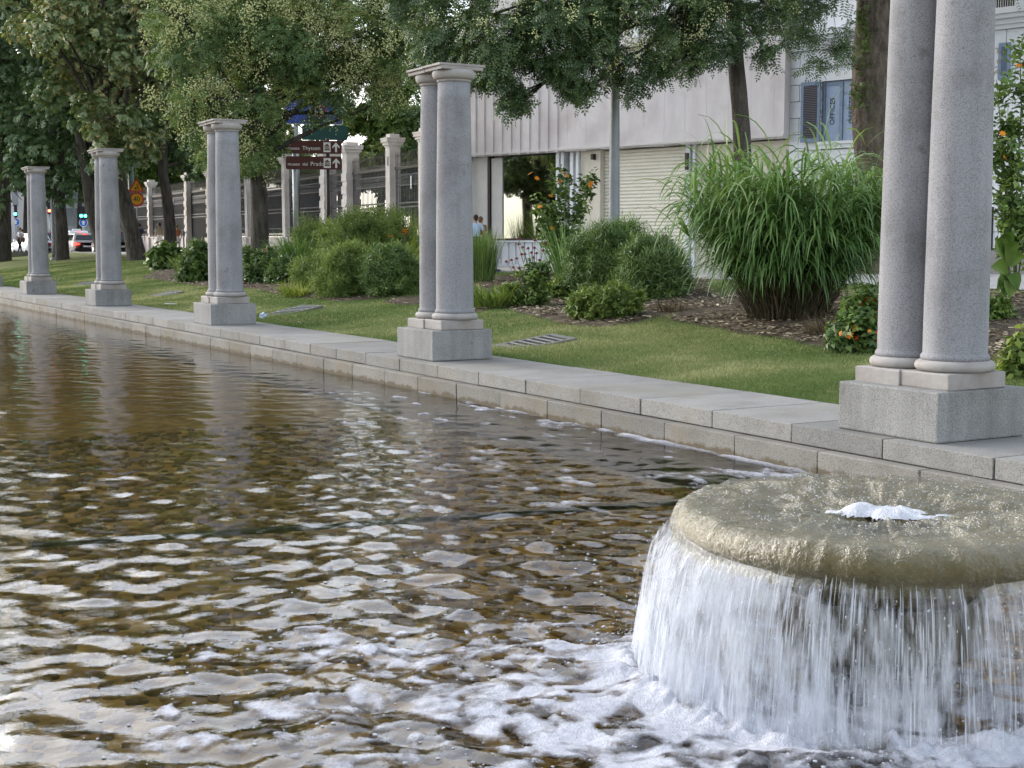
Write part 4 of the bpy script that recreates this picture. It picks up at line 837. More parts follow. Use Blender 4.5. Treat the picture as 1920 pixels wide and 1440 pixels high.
hd = [PD(x, y, Zc - .1) - b0 for x, y in ((758, 432), (762, 436), (731, 444), (757, 440))]; stalks(root, hd, DRYSTEM, .009, .03)
for h_ in hd: foliage('bloom', tmpl([leafquad(.12, .06, .01, .03, 0, a, 0, .5) for a in (0, 1.2, 2.5, 3.7, 5)]), np.array([h_]), np.array([[0, 0, 1.]]), np.array([1.0]), FL['orange'], root)
# right-hand bed
bush('lantana_bush', 'glossy bush with orange and red blossom beside the fountain columns', 'bush', 1616, 657, 78, 148, BROAD, 900, .62, BUSHD, [('orange', 34, .9), ('red', 36, .8)], stems=12)
bush('low_bush', 'small yellow green bush behind the large pedestal', 'bush', 1862, 603, 44, 40, SPRIG, 700, .9, LIME)
bush('zinnia_plant', 'pink and orange zinnias at the right end of the bed', 'plant', 1918, 705, 62, 98, BROAD, 260, .6, BUSH, [('pink', 9, 1.1), ('orange', 4, 1.0)])
orange_daisy('tall leafy plant with orange daisies against the white building', 1905, 560, [[(1890, 400), (1878, 250), (1868, 150)], [(1905, 380), (1915, 200), (1912, 90)], [(1895, 420), (1880, 330), (1872, 260)], [(1930, 380), (1940, 200), (1930, 60)], [(1900, 380), (1895, 300), (1900, 230)]],
             [(1911, 122), (1880, 250), (1884, 295)], Zb=24, nleaf=520, lscale=.9)
b0 = PG(1893, 590); Zc = depth(b0); root = tag(empty('large_leaf_plant', b0), 'plant with big drooping paddle leaves beside the pedestal', 'plant')
stalks(root, [PD(1888, 470, Zc) - b0, PD(1893, 520, Zc) - b0], DRYSTEM, .02, .03)
for x0, y0, x1, y1 in ((1890, 500, 1868, 448), (1890, 490, 1878, 440), (1890, 500, 1902, 452), (1890, 520, 1858, 500), (1893, 530, 1868, 545), (1893, 520, 1880, 560), (1893, 530, 1892, 560), (1895, 500, 1920, 480), (1890, 480, 1886, 436), (1892, 515, 1908, 545)):
    p0, p1 = PD(x0, y0, Zc) - b0, PD(x1, y1, Zc - random.uniform(0, .25)) - b0; d = p1 - p0; sd_ = np.cross(d, FH); sd_ = sd_ / np.linalg.norm(sd_) * .095; rows = []
    for k, wv in enumerate((.2, .85, 1, .8, .05)): c = p0 + d * k / 4 + np.array([0, 0, .10 * math.sin(k / 4 * PI)]); rows += [c - sd_ * wv - FH * .02, c + FH * .03 * wv, c + sd_ * wv - FH * .02]
    me = np_mesh('leaf', np.array(rows), np.array([[3 * k + j, 3 * k + j + 1, 3 * k + j + 4, 3 * k + j + 3] for k in range(4) for j in range(2)]), True); attr(me, 'tint', np.full(15, random.uniform(.1, .8))); obj('leaf', me, LIME, root)
# ================================================================== buildings
class Facade:
    def __init__(s, a, b):
        s.a = np.array(a, float); d = np.array(b, float) - s.a; s.d = d / np.linalg.norm(d); s.n = np.array([-s.d[1], s.d[0]]); s.rz = math.atan2(s.d[1], s.d[0])
    def x(s, px, y=457, off=0.0):          # distance along the wall where pixel column px meets it
        r = ray(px, y)[:2]; a = s.a + s.n * off; M = np.array([[r[0], -s.d[0]], [r[1], -s.d[1]]]); t = np.linalg.solve(M, a); return float(t[1])
    def z(s, px, py, off=0.0):
        r = ray(px, py); a = s.a + s.n * off; M = np.array([[r[0], -s.d[0]], [r[1], -s.d[1]]]); t = np.linalg.solve(M, a); return float(EYE + r[2] * t[0])
FA = Facade((23.1, 43.5), (26.7, 31.1)); GZ = 1.10
CONC = mottled('ribbed_concrete', (.56, .52, .52), (.67, .635, .635), 2.0, .85, .35, 45, .2, c3=(.50, .455, .455), stretch=(1, 1, .3))
CONC2 = mottled('smooth_concrete', (.52, .50, .48), (.62, .60, .58), 2.0, .8, .15, 45, .2)
WHITEP = mottled('white_painted_stone', (.62, .64, .67), (.74, .76, .79), 1.2, .8, .12, 40, .25)
CREAM = mottled('cream_panel', (.55, .51, .43), (.62, .58, .50), 2, .7, .1, 40)
SHUT = mottled('roller_shutter_cream', (.66, .63, .54), (.74, .71, .62), 1.5, .55, .05, 40, .4, stretch=(1, 1, 4))
DARKM = plain('dark_bronze', (.035, .025, .022), .45, .3)
m, n, l, b = new_mat('window_glass'); b.inputs['Base Color'].default_value = (.26, .29, .26, 1); b.inputs['Metallic'].default_value = 1.0; b.inputs['Roughness'].default_value = .02; b.inputs['Specular IOR Level'].default_value = 1.0; b.inputs['Coat Weight'].default_value = .6; b.inputs['Coat Roughness'].default_value = .02
gn_ = noise(n, l, .6, 2); bump(n, l, gn_.outputs[0], b, .04, .05); GLASS = m
bc = tag(empty('concrete_building', (*FA.a, GZ), FA.rz), 'low modern building with ribbed pinkish concrete above a wide display window', 'building')
def bx(x0, x1, y0, y1, z0, z1): return MB().box(((x0 + x1) / 2, (y0 + y1) / 2, (z0 + z1) / 2), (x1 - x0, y1 - y0, z1 - z0))
X = FA.x; xe = X(1477); FZ0 = FA.z(900, 295) - GZ; FZ1 = FZ0 + 3.0; sill = FA.z(930, 447) - GZ
bx(-.35, xe, .25, 14, FZ1 - .3, 19).build('upper_wall', CONC2, bc); bx(-.35, xe, .9, 14, .02, FZ1 - .31).build('core_wall', CONC2, bc)
bx(-.35, xe, -.35, .89, FZ0 + .04, FZ0 + .10).build('soffit', CONC2, bc)
x = -.35; k = 0
while x < xe - .2:                                   # fascia of upright concrete panels between ribs
    w_ = .42 if x < 4.6 else .78; w_ = min(w_, xe - x); 
    p = bx(x + .003, x + w_ - .003, -.30, .2, FZ0 + .012 * (k % 2), FZ1).build('fascia_panel', CONC, bc)
    bx(x - .05, x + .05, -.33 if x < 4.6 else -.303, -.29, FZ0 - .008, FZ1 + .02).build('fascia_rib', CONC, bc); x += w_; k += 1
bx(-.45, xe + .02, -.42, .3, FZ1 + .025, FZ1 + .16).build('fascia_coping', CONC2, bc)
def wpart(name, px0, px1, z0, z1, y0, y1, mat, par=bc): return bx(X(px0), X(px1), y0, y1, z0, z1).build(name, mat, par)
wpart('wall_pier', 878, 914.7, 0, FZ0 - .004, -.02, .5, CONC2); MB().tube([(X(887), -.10, 0), (X(887), -.10, FZ0)], .05, 10).build('drain_pipe', CONC2, bc)
win = wpart('display_window_frame', 915, 919.5, sill, FZ0, -.02, .2, DARKM); bx(X(919.6), X(1043), -.01, .18, sill - .07, sill).build('frame_rail', DARKM, win)
bx(X(919.6), X(1043), .06, .10, sill + .002, FZ0 - .05).build('pane', GLASS, win)
wpart('inner_pier', 921, 941, sill + .01, FZ0 - .06, .02, .057, CONC2)
wpart('window_sill', 917, 1120, sill - .13, sill - .072, -.14, .4, WHITEP)
for a_, b_ in zip((921, 942, 957, 970, 986, 1001, 1017, 1033, 1049, 1062, 1078), (941, 956, 969, 985, 1000, 1016, 1032, 1048, 1061, 1077, 1110)):
    o = bx(X(a_) + .015, X(b_) - .015, -.06, .3, .12, sill - .135).build('apron_panel', WHITEP, bc)
bx(X(915), X(1115), -.15, .35, -.1, .118).build('base_course', WHITEP, bc)
for a_, b_ in ((1044, 1050), (1053, 1058.5), (1070, 1076), (1081, 1086)): wpart('mullion', a_, b_, sill - .06, FZ0, -.06, .3, WHITEP)
bx(X(1050.5), X(1070), .2, .3, sill, FZ0).build('recess_back', DARKM, bc)
wpart('wall_pier', 1087, 1112, .12, FZ0, .02, .5, CREAM); wpart('wall_pier', 1112.3, 1126, .12, FZ0, -.04, .5, CREAM)
sh = MB(); zt = FZ0 - .02; nz_ = 34; x0, x1 = X(1126.5), X(1285)
for i in range(nz_):
    z0 = .05 + (zt - .05) * i / nz_; hz = (zt - .05) / nz_; sh.add([(x0, .20, z0), (x1, .20, z0), (x1, .16, z0 + hz * .35), (x0, .16, z0 + hz * .35), (x1, .165, z0 + hz * .8), (x0, .165, z0 + hz * .8), (x1, .20, z0 + hz * .99), (x0, .20, z0 + hz * .99)], [(0, 1, 2, 3), (3, 2, 4, 5), (5, 4, 6, 7)])
tag(sh.build('roller_shutter', SHUT, bc), 'cream roller shutter with narrow slats', kind='stuff')
wpart('wall_pier', 1285.3, 1293, .0, FZ0, -.05, .4, WHITEP); wpart('door_jamb', 1297, 1302, .0, FZ0, -.02, .4, WHITEP); wpart('wall_box', 1286.5, 1291.5, FZ0 - .75, FZ0 - .25, -.12, -.052, DARKM); wpart('side_panel', 1302.5, 1477, 0, FZ0 - .03, .06, .5, CREAM)
wpart('camera_bracket', 1114, 1118, FZ0 - .3, FZ0 - .12, -.2, -.045, DARKM)
for px in (1000, 1060, 1120, 1180, 1240, 1300, 1360, 1397, 1440): # tall slit windows of the set-back storey
    wv = bx(X(px) - .18, X(px) + .18, .19, .245, FZ1 + .4, FZ1 + 2.6).build('slit_window', WHITEP, bc); bx(X(px) + .05, X(px) + .15, .17, .188, FZ1 + .45, FZ1 + 2.55).build('pane', GLASS, wv)

# -- white classical building
FB = Facade(FA.a + FA.d * xe, FA.a + FA.d * (xe + 5)); XB = FB.x
GZB = 1.12; wb = tag(empty('white_stone_building', (*FB.a, GZB), FB.rz), 'white stone building with blue shutters and a moulded cornice', 'building')
xr = XB(1990); H = lambda px, py: FB.z(px, py) - GZB
bx(.03, xr, .12, 10, 0, 19).build('wall_core', WHITEP, wb)
wx0, wx1, wz0, wz1 = XB(1536), XB(1598), H(1570, 263), H(1570, 152)
cz0, cz1 = H(1510, 96), H(1510, 70)
rows = np.linspace(.62, cz0, 13); rb = random.Random(9)
BLOCK_D = .10
for i in range(len(rows) - 1):
    z0, z1 = rows[i], rows[i + 1]; x = .30 if i % 2 else -.02
    if x > 0: cuts = [-.02, .30]
    else: cuts = [-.02]
    while cuts[-1] < xr: cuts.append(cuts[-1] + rb.uniform(.85, 1.25))
    for c0, c1 in zip(cuts, cuts[1:]):
        segs = [(c0, c1)]
        if z1 > wz0 - .02 and z0 < wz1 + .02: segs = [(c0, min(c1, wx0 - .02))] if c0 < wx0 and c1 < wx1 else ([(max(c0, wx1 + .02), c1)] if c1 > wx1 and c0 > wx0 else ([(c0, wx0 - .02), (wx1 + .02, c1)] if c0 < wx0 else []))
        for s0, s1 in segs:
            if s1 - s0 > .08: obj('ashlar_block', stone_mesh('ashlar_block', (s1 - s0 - .016, BLOCK_D + .03, z1 - z0 - .016), .008, seg=1), WHITEP, wb, ((s0 + s1) / 2, .05, (z0 + z1) / 2))
bx(-.06, xr, -.08, .3, -.1, .612).build('plinth_course', KERB, wb)
bx(wx0 - .14, wx1 + .14, -.10, .2, wz0 - .10, wz0 - .022).build('window_sill', WHITEP, wb); bx(wx0 - .05, wx1 + .05, -.06, .2, wz0 - .22, wz0 - .104).build('sill_moulding', WHITEP, wb)
bx(wx0 - .03, wx1 + .03, -.035, .2, wz1 + .024, wz1 + .30).build('lintel', WHITEP, wb)
cor = MB()
for z_, h_, y_ in ((cz0, .10, -.12), (cz0 + .105, .12, -.20), (cz0 + .23, .10, -.34), (cz0 + .335, .14, -.42)): cor.box((xr / 2 - .1, (.3 + y_) / 2, z_ + h_ / 2), (xr + .3, .3 - y_, h_))
cor.build('cornice', WHITEP, wb)
bx(.2, xr, .08, .3, cz0 + .48, 19).build('upper_storey', WHITEP, wb)
BLUE = plain('shutter_blue', (.185, .245, .35), .55); BLUEL = plain('window_paint_blue', (.30, .38, .52), .5); INK = plain('sign_ink', (.02, .025, .04), .7)
fr_ = bx(wx0, wx1, .06, .12, wz0, wz1).build('window_panel', BLUEL, wb)
wm = (wx0 + wx1) / 2 + .05
bx(wx0 - .0, wx0 + .07, .02, .058, wz0 + .002, wz1 - .002).build('window_stile', BLUE, fr_); bx(wm - .05, wm + .05, .03, .059, wz0 + .003, wz1 - .003).build('window_stile', BLUE, fr_); bx(wx1 - .05, wx1, .02, .058, wz0 + .002, wz1 - .002).build('window_stile', BLUE, fr_)
bx(wx0 + .075, wm - .055, .04, .0595, wz1 - .1, wz1 - .004).build('window_rail', BLUE, fr_)
def text_mesh(txt, size, mat, M, parent=None, name='lettering', depth_=.004, align='CENTER'):
    cu = bpy.data.curves.new('lettering', 'FONT'); cu.body = txt; cu.size = size; cu.align_x = align; cu.align_y = 'CENTER'; cu.extrude = depth_; cu.resolution_u = 3; cu.offset = .0
    t = bpy.data.objects.new('lettering', cu); COL.objects.link(t); me = bpy.data.meshes.new_from_object(t.evaluated_get(bpy.context.evaluated_depsgraph_get())); bpy.data.objects.remove(t); me.transform(M); o = obj(name, me, mat, parent); return o
FACE = Matrix.Rotation(PI / 2, 4, 'X')          # lettering upright, facing local -y
UPW = Matrix.Rotation(PI / 2, 4, 'Z')
hw = wz1 - wz0
text_mesh('OFFICES', .205, INK, Matrix.Translation((wx0 + (wm - wx0) * .52, .054, wz0 + hw * .50)) @ FACE @ UPW, fr_)
text_mesh('OFFICES', .205, INK, Matrix.Translation((wx1 - .16, .0545, wz0 + hw * .50)) @ FACE @ UPW, fr_)
def shutter(par, width, height, hinge, ang, side):
    f = MB(); t_ = .045
    for c, d in (((.04, 0, height / 2), (.08, t_, height)), ((width - .04, 0, height / 2), (.08, t_, height)), ((width / 2, 0, .05), (width - .161, t_ * .98, .10)), ((width / 2, 0, height - .05), (width - .161, t_ * .98, .10))): f.box(c, d)
    o = f.build('shutter', BLUE, par, hinge); o.rotation_euler = (0, 0, ang); s_ = MB(); ns = 30
    for i in range(ns):
        z = .11 + (height - .22) * (i + .5) / ns; s_.box((0, 0, 0), (width - .165, .008, .05), M=Matrix.Translation((width / 2, 0, z)) @ Matrix.Rotation(.75, 4, 'X'))
    tag(s_.build('louvre_slats', BLUE, o), kind='stuff'); bx(.08, width - .08, .012, .016, .11, height - .11).build('backing_board', DARKM, o)
    for z in (.2, height / 2, height - .2): MB().box((0, -.03, z), (.05, .02, .10)).build('hinge', plain('hinge_brass', (.35, .28, .2), .6) if 'hinge_brass' not in MATS else MATS['hinge_brass'], o)
    return o
shutter(wb, .58, hw + .05, (wx0 - .02, -.07, wz0 - .02), PI + .10, -1); shutter(wb, .56, hw, (wx1 + .02, -.07, wz0), .20, 1)
gx0, gx1 = XB(1850), XB(1862); g = bx(gx0, gx1, -.03, .05, H(1856, 470), H(1856, 388)).build('grille', DARKM, wb)
gb = MB()
for i in range(14): gb.box(((gx0 + gx1) / 2, -.04, H(1856, 470) + .08 + i * (H(1856, 388) - H(1856, 470) - .1) / 14), (gx1 - gx0 - .03, .02, .02))
tag(gb.build('grille_bars', DARKM, g), kind='stuff')
gx0, gx1 = XB(1862), XB(1884); shutter(wb, gx1 - gx0, .9, (gx0, -.04, H(1870, 150)), 0, 1)
bl = MB(); xb0, xb1 = XB(1848), XB(1895); zb = cz0 + .5
for i in range(12): bl.box((xb0 + (xb1 - xb0) * i / 11, -.3, zb + .4), (.03, .03, .8))
bl.box(((xb0 + xb1) / 2, -.3, zb + .82), (xb1 - xb0 + .06, .06, .05)); bl.build('balcony_railing', DARKM, wb)

# ================================================================== palace fence
fA, fB = np.array([21.75, 47.1]), np.array([24.1, 86.4]); FF = Facade(fB + (fB - fA) * .9, fA)    # runs from far to near
def fpt(px): x = FF.x(px); return x
fence = tag(empty('palace_fence', (*FF.a, 0), FF.rz), 'tall iron railings with gilded spear tips between pale stone pillars', 'fence')
PILL = mottled('pillar_limestone', (.55, .50, .46), (.70, .66, .63), 2.5, .8, .2, 30, c3=(.48, .41, .36)); IRON = plain('painted_iron', (.028, .031, .038), .65, 0); GILT = plain('dull_gilt', (.065, .058, .045), .7, .1)
SHEET = mottled('grey_screen', (.032, .036, .043), (.055, .06, .07), .8, .8, .1)
def fz(x): p = FF.a + FF.d * x; return float(ground(p[0], p[1]))
TOPZ = 5.82
pxs = [196, 286, 358, 400, 470, 541, 617, 659, 738, 800]
for px in pxs:
    x = fpt(px); z0 = fz(x); h_ = TOPZ - z0; gate = px in (617, 659, 358, 400); wd_ = .52 if gate else .42
    p = MB().box((x, 0, z0 + h_ * .46), (wd_, wd_, h_ * .92)).build('pillar', PILL, fence)
    c_ = MB(); zc = z0 + h_ * .92
    for dz, hh, ex in ((-.06, .065, .06), (.003, .105, .16), (.106, .105, .26), (.209, .05, .30), (.257, .14, -.04)): c_.box((x, 0, zc + dz + hh / 2), (wd_ + ex, wd_ + ex, hh))
    c_.build('pillar_cap', PILL, p); MB().box((x, 0, z0 + .45), (wd_ + .22, wd_ + .22, .95)).build('pillar_base', PILL, p)
    if gate or px == 286:
        for j in range(5): MB().box((x, 0, z0 + 1.3 + j * .5), (wd_ + .07, wd_ + .07, .30)).build('rusticated_band', PILL, p)
    if not gate: MB().box((x, -wd_ / 2 - .02, z0 + h_ * .80), (.16, .05, .3)).build('carved_crest', PILL, p)
for i in range(len(pxs) - 1):
    x0, x1 = fpt(pxs[i]) + .3, fpt(pxs[i + 1]) - .3
    if x1 - x0 < .4: continue
    zb = fz((x0 + x1) / 2); gate = (pxs[i], pxs[i + 1]) in ((617, 659), (358, 400)); L = x1 - x0; zt = zb + 3.45; lo = zb + (.12 if gate else .98)
    if not gate:
        wl_ = MB().box(((x0 + x1) / 2, 0, zb + .42), (L, .36, .95)).build('base_wall', PILL, fence); MB().box(((x0 + x1) / 2, 0, zb + .93), (L + .01, .44, .07)).build('wall_coping', PILL, wl_)
    bars = MB(); nb = max(3, int(L / .14)); tips = MB()
    for j in range(nb + 1):
        x = x0 + L * j / nb; bars.box((x, 0, (lo + zt) / 2), (.028, .028, zt - lo)); tips.box((x, 0, zt + .22), (.02, .02, .42)); tips.add([(x - .035, 0, zt + .42), (x, -.02, zt + .42), (x + .035, 0, zt + .42), (x, .02, zt + .42), (x, 0, zt + .62)], [(0, 1, 4), (1, 2, 4), (2, 3, 4), (3, 0, 4)])
        if j < nb:
            xm = x + L / nb / 2
            for zz, rr in ((zt - .36, .05), (zt - .52, .05), (zt + .12, .05)):
                bars.add([(xm + rr * math.cos(u), -.012, zz + rr * math.sin(u) * 1.3) for u in np.linspace(0, 2 * PI, 7)[:-1]] + [(xm + .6 * rr * math.cos(u), -.012, zz + .6 * rr * math.sin(u) * 1.3) for u in np.linspace(0, 2 * PI, 7)[:-1]], [(k, (k + 1) % 6, 6 + (k + 1) % 6, 6 + k) for k in range(6)])
    for zz, hh in ((lo + .05, .06), (lo + .35, .04), (zb + 2.05, .05), (zb + 2.2, .05), (zt - .62, .05), (zt - .26, .05)): bars.box(((x0 + x1) / 2, 0, zz), (L, .05, hh))
    r_ = tag(bars.build('railing_bars' if not gate else 'gate_bars', IRON, fence), kind='stuff'); tag(tips.build('spear_tips', GILT, r_), kind='stuff'); MB().box(((x0 + x1) / 2, 0, zt), (L, .09, .10)).build('top_rail', GILT, r_)
    if pxs[i] < 617: MB().box(((x0 + x1) / 2, .06, (lo + zt) / 2 - .1), (L, .02, zt - lo - .5)).build('screen_sheet', SHEET, r_)
    if pxs[i] in (286, 738): MB().box((x0 + L * .62, -.05, zb + 2.9), (.10, .02, .45)).build('notice_strip', WHITEP, r_)
GARD = mottled('garden_ground', (.05, .07, .025), (.09, .11, .04), 1.0, .95, .2)
tag(MB().add([(24.3, 44, 1.19), (90, 44, 1.19), (90, 87.9, 1.50), (26.4, 87.9, 1.50)], [(0, 1, 2, 3)]).build('garden_ground', GARD), kind='structure')

# ================================================================== street furniture
STEEL = plain('galvanised_steel', (.33, .35, .35), .45, .6); LAMPG = plain('lamp_post_grey', (.20, .215, .22), .5, .2); GREENP = plain('post_green_grey', (.15, .19, .16), .6, .1)
b0 = gz(1151, 470, 33); lp = tag(empty('lamp_post', b0), 'tall tapered grey lamp post rising into the tree', 'lamp post')
MB().lathe([(.16, 0), (.16, .5), (.14, .55), (.125, 2), (.10, 5), (.075, 8.5)], 20).build('post', LAMPG, lp); MB().lathe([(.24, -.05), (.24, .06), (.17, .12)], 20).build('base_plate', LAMPG, lp); MB().tube([(0, 0, 8.4), (0, -.4, 8.9), (-.3, -1.2, 9.0)], [.06, .05, .05], 8).build('arm', LAMPG, lp); MB().box((-.36, -1.4, 8.98), (.3, .7, .12)).build('lamp_head', LAMPG, lp)
# museum signs
BROWN = plain('sign_brown', (.075, .022, .018), .5); SWHITE = plain('sign_white', (.72, .72, .70), .5)
Zs = 52; s0 = PD(590, 300, Zs); rz = -YAW + math.atan(370 / F_PX); sg = empty('museum_sign', (s0[0], s0[1], float(ground(s0[0], s0[1]))), rz); tag(sg, 'two brown museum direction signs with white arrows on slim posts', 'sign'); k_ = Zs / F_PX
def sx_(px): return (px - 590) * k_
def sz_(py): return EYE + (457 - py) * k_ - sg.location.z
MB().lathe([(.085, 0), (.085, sz_(262))], 12).build('post', STEEL, sg, (sx_(553), .06, 0)); MB().lathe([(.07, 0), (.07, sz_(262))], 12).build('post', DARKM, sg, (sx_(614), .06, 0))
def rrect(x0, x1, z0, z1, r, n=5):
    P = []
    for cx_, cz_, a0 in ((x1 - r, z1 - r, 0), (x0 + r, z1 - r, PI / 2), (x0 + r, z0 + r, PI), (x1 - r, z0 + r, 1.5 * PI)):
        for i in range(n + 1): a = a0 + PI / 2 * i / n; P.append((cx_ + r * math.cos(a), cz_ + r * math.sin(a)))
    return P
for y0, y1, words in ((267, 291, (('museo', 541, 571, .155), ('Thyssen', 574, 602, .19))), (296, 320, (('museo', 541, 571, .155), ('del', 572, 583, .155), ('Prado', 588, 602, .20)))):
    z1, z0 = sz_(y0), sz_(y1); bd = MB().prism(rrect(sx_(537), sx_(640), z0, z1, .07), -.06, -.02).build('sign_board', BROWN, sg)
    zc = (z0 + z1) / 2 - .05; cx_ = {'museo': 555, 'Thyssen': 583, 'del': 571.5, 'Prado': 590.5}
    xx = sx_(540.5)
    for t_, _, _, sz in words:
        o = text_mesh(t_, sz * 1.05, SWHITE, Matrix.Translation((xx, -.063, zc + (sz - .155) * .25)) @ FACE, bd, align='LEFT'); xx = max(v.co.x for v in o.data.vertices) + .10
    ic = MB().prism([(sx_(606.5), z0 + .06), (sx_(619.5), z0 + .06), (sx_(619.5), z1 - .06), (sx_(606.5), z1 - .06)], -.066, -.0605).build('museum_symbol', SWHITE, bd); zi = z0 + .06
    px_ = MB().prism([(sx_(608), zi + .22), (sx_(618), zi + .22), (sx_(613), zi + .30)], -.069, -.0665); px_.prism([(sx_(608), zi + .06), (sx_(618), zi + .06), (sx_(618), zi + .10), (sx_(608), zi + .10)], -.069, -.0665)
    for c in (609.5, 611.9, 614.2, 616.5): px_.prism([(sx_(c) - .014, zi + .105), (sx_(c) + .014, zi + .105), (sx_(c) + .014, zi + .215), (sx_(c) - .014, zi + .215)], -.069, -.0665)
    px_.build('museum_pictogram', BROWN, ic)
    ax, az = sx_(629.5), z0 + .06; h_ = z1 - z0 - .12
    MB().prism([(ax - .035, az), (ax + .035, az), (ax + .035, az + h_ * .62), (ax + .13, az + h_ * .38), (ax + .13, az + h_ * .58), (ax, az + h_), (ax - .13, az + h_ * .58), (ax - .13, az + h_ * .38), (ax - .035, az + h_ * .62)], -.066, -.0605).build('arrow', SWHITE, bd)
# blue road sign in the leaves
BLUES = plain('sign_blue', (.012, .035, .22), .5); GREENS = plain('sign_green', (.006, .045, .036), .7); REDS = plain('sign_red', (.55, .03, .03), .5)
Zr = 60; s0 = PD(590, 200, Zr); k_ = Zr / F_PX; rs_2 = tag(empty('road_sign', (s0[0], s0[1], float(ground(s0[0], s0[1]))), rz), 'blue and green road direction sign half hidden in the leaves', 'sign'); gz0 = rs_2.location.z
q_ = lambda px, py: ((px - 590) * k_, EYE + (457 - py) * k_ - gz0)
for nm, a0, a1, mt in (('blue_panel', (538, 236), (640, 178), BLUES), ('green_panel', (566, 266), (650, 239), GREENS)):
    x0, z0 = q_(*a0); x1, z1 = q_(*a1); pn = MB().prism(rrect(x0, x1, z0, z1, .08), -.05, -.02).build(nm, mt, rs_2); nm == 'blue_panel' and MB().prism(rrect(x0 - .04, x1 + .04, z0 - .04, z1 + .04, .1), -.018, 0.0).build('white_edge', SWHITE, pn)
    if nm == 'blue_panel':
        c0 = q_(600, 214); MB().tube([(c0[0] + .22 * math.cos(u), -.06, c0[1] + .22 * math.sin(u)) for u in np.linspace(0, 2 * PI, 20)], .035, 6).build('red_ring', REDS, pn); c0 = q_(600, 231); MB().box((c0[0], -.055, c0[1]), (1.0, .008, .07)).build('white_bar', SWHITE, pn)
for px in (556, 634): MB().lathe([(.10, 0), (.09, q_(px, 178)[1])], 12).build('post', STEEL, rs_2, (q_(px, 0)[0], .1, 0))
# roadworks signs on a green post
YELL = plain('sign_yellow', (.80, .42, .02), .5); BLACK = plain('sign_black', (.015, .015, .015), .5)
Zw = 78; b0 = gz(249, 470, Zw); k_ = Zw / F_PX; rzw = -YAW + math.atan(700 / F_PX); wp = tag(empty('signal_post', b0, rzw), 'thick green grey post beside the leaning trunk', 'post'); MB().lathe([(.17, -.2), (.17, .3), (.155, .32), (.15, 6.2)], 16).build('post', GREENP, wp)
wsx = tag(empty('roadworks_sign', gz(259, 470, Zw - .4), rzw), 'yellow roadworks triangle above a round speed limit sign', 'sign'); gz0 = wsx.location.z
cz_ = EYE + (457 - 350) * k_ - gz0; MB().lathe([(.035, -.1), (.035, cz_ + .3)], 10).build('post', STEEL, wsx, (0, .06, 0))
def tri(r): return [(r * math.sin(a), cz_ - .08 + r * math.cos(a)) for a in (0, 2 * PI / 3, 4 * PI / 3)][::-1]
t1 = MB().prism(tri(.50), -.02, 0).build('triangle_board', REDS, wsx); t2 = MB().prism(tri(.36), -.026, -.0205).build('triangle_face', YELL, t1)
mn = MB(); mn.prism([(-.12, cz_ - .20), (.02, cz_ - .20), (-.05, cz_ - .08)], -.030, -.0265); mn.box((.06, -.028, cz_ - .06), (.05, .003, .16), M=Matrix.Translation((.05, -.0285, cz_ - .06)) @ Matrix.Rotation(.5, 4, 'Y') @ Matrix.Identity(4)); mn.box((.02, -.0285, cz_ + .06), (.06, .003, .06)); mn.prism([(.05, cz_ - .20), (.16, cz_ - .20), (.11, cz_ - .12)], -.030, -.0265); mn.build('worker_symbol', BLACK, t2)
cs = EYE + (457 - 375) * k_ - gz0
def disc(r, y0, y1, z, n=28): return MB().prism([(r * math.cos(a), z + r * math.sin(a)) for a in np.linspace(0, 2 * PI, n + 1)[:-1]], y0, y1)
d1 = disc(.39, -.02, 0, cs).build('round_board', REDS, wsx); d2 = disc(.30, -.026, -.0205, cs).build('round_face', YELL, d1); text_mesh('40', .38, BLACK, Matrix.Translation((0, -.029, cs)) @ FACE, d2, 'number')
# traffic lights, blue arrow signs and poles down the street
EMG = plain('signal_green_lamp', (.02, .5, .35), .4, emit=(.05, 1.0, .62), es=5); EMR = plain('signal_red_lamp', (.5, .02, .02), .4, emit=(1.0, .10, .04), es=5); EMA = plain('signal_amber_lamp', (.6, .3, .02), .4, emit=(1.0, .45, .05), es=5)
BLUEA = plain('sign_arrow_blue', (.02, .12, .55), .5)
def up_arrow(par, z, y, r):
    MB().prism([(-.09 * r / .3, z - .2 * r / .3), (.09 * r / .3, z - .2 * r / .3), (.09 * r / .3, z + .02), (.2 * r / .3, z + .02), (0, z + .22 * r / .3), (-.2 * r / .3, z + .02), (-.09 * r / .3, z + .02)][::-1][::-1], y - .006, y).build('arrow', SWHITE, par)
def arrow_sign(par, z, r=.32, y=-.12):
    d = disc(r, y - .02, y, z).build('sign_rim', SWHITE, par); f = disc(r * .88, y - .026, y - .0205, z).build('sign_face', BLUEA, d); up_arrow(f, z, y - .027, r * .8)
def signal(px, Z, label, zl, lamp, zs, rpost=.07, double=True, mats=None):
    b0 = PD(px, 470, Z); b0[2] = ROADZ + .002; a = math.atan((960 - px) / F_PX); s_ = tag(empty('traffic_light', b0, -YAW + a), label, 'traffic light'); k = Z / F_PX; zz = lambda py: EYE + (457 - py) * k - ROADZ
    MB().lathe([(rpost, 0), (rpost, zz(zl) + .5)], 12).build('post', STEEL, s_)
    h = MB().box((0, -.16, zz(zl) + .22), (.62 if double else .32, .22, 1.0)).build('signal_head', BLACK, s_)
    for ox in ((-.15, .15) if double else (0,)): disc(.11, -.285, -.271, zz(zl), 16).build('signal_lamp', lamp, h, (ox, 0, 0))
    if zs: arrow_sign(s_, zz(zs))
    return s_
signal(158, 108, 'traffic light showing two green lamps above a round blue arrow sign', 405.5, EMG, 418)
signal(31, 112, 'traffic light with a round blue arrow sign beside a pale column', 402, EMG, 417, double=False)
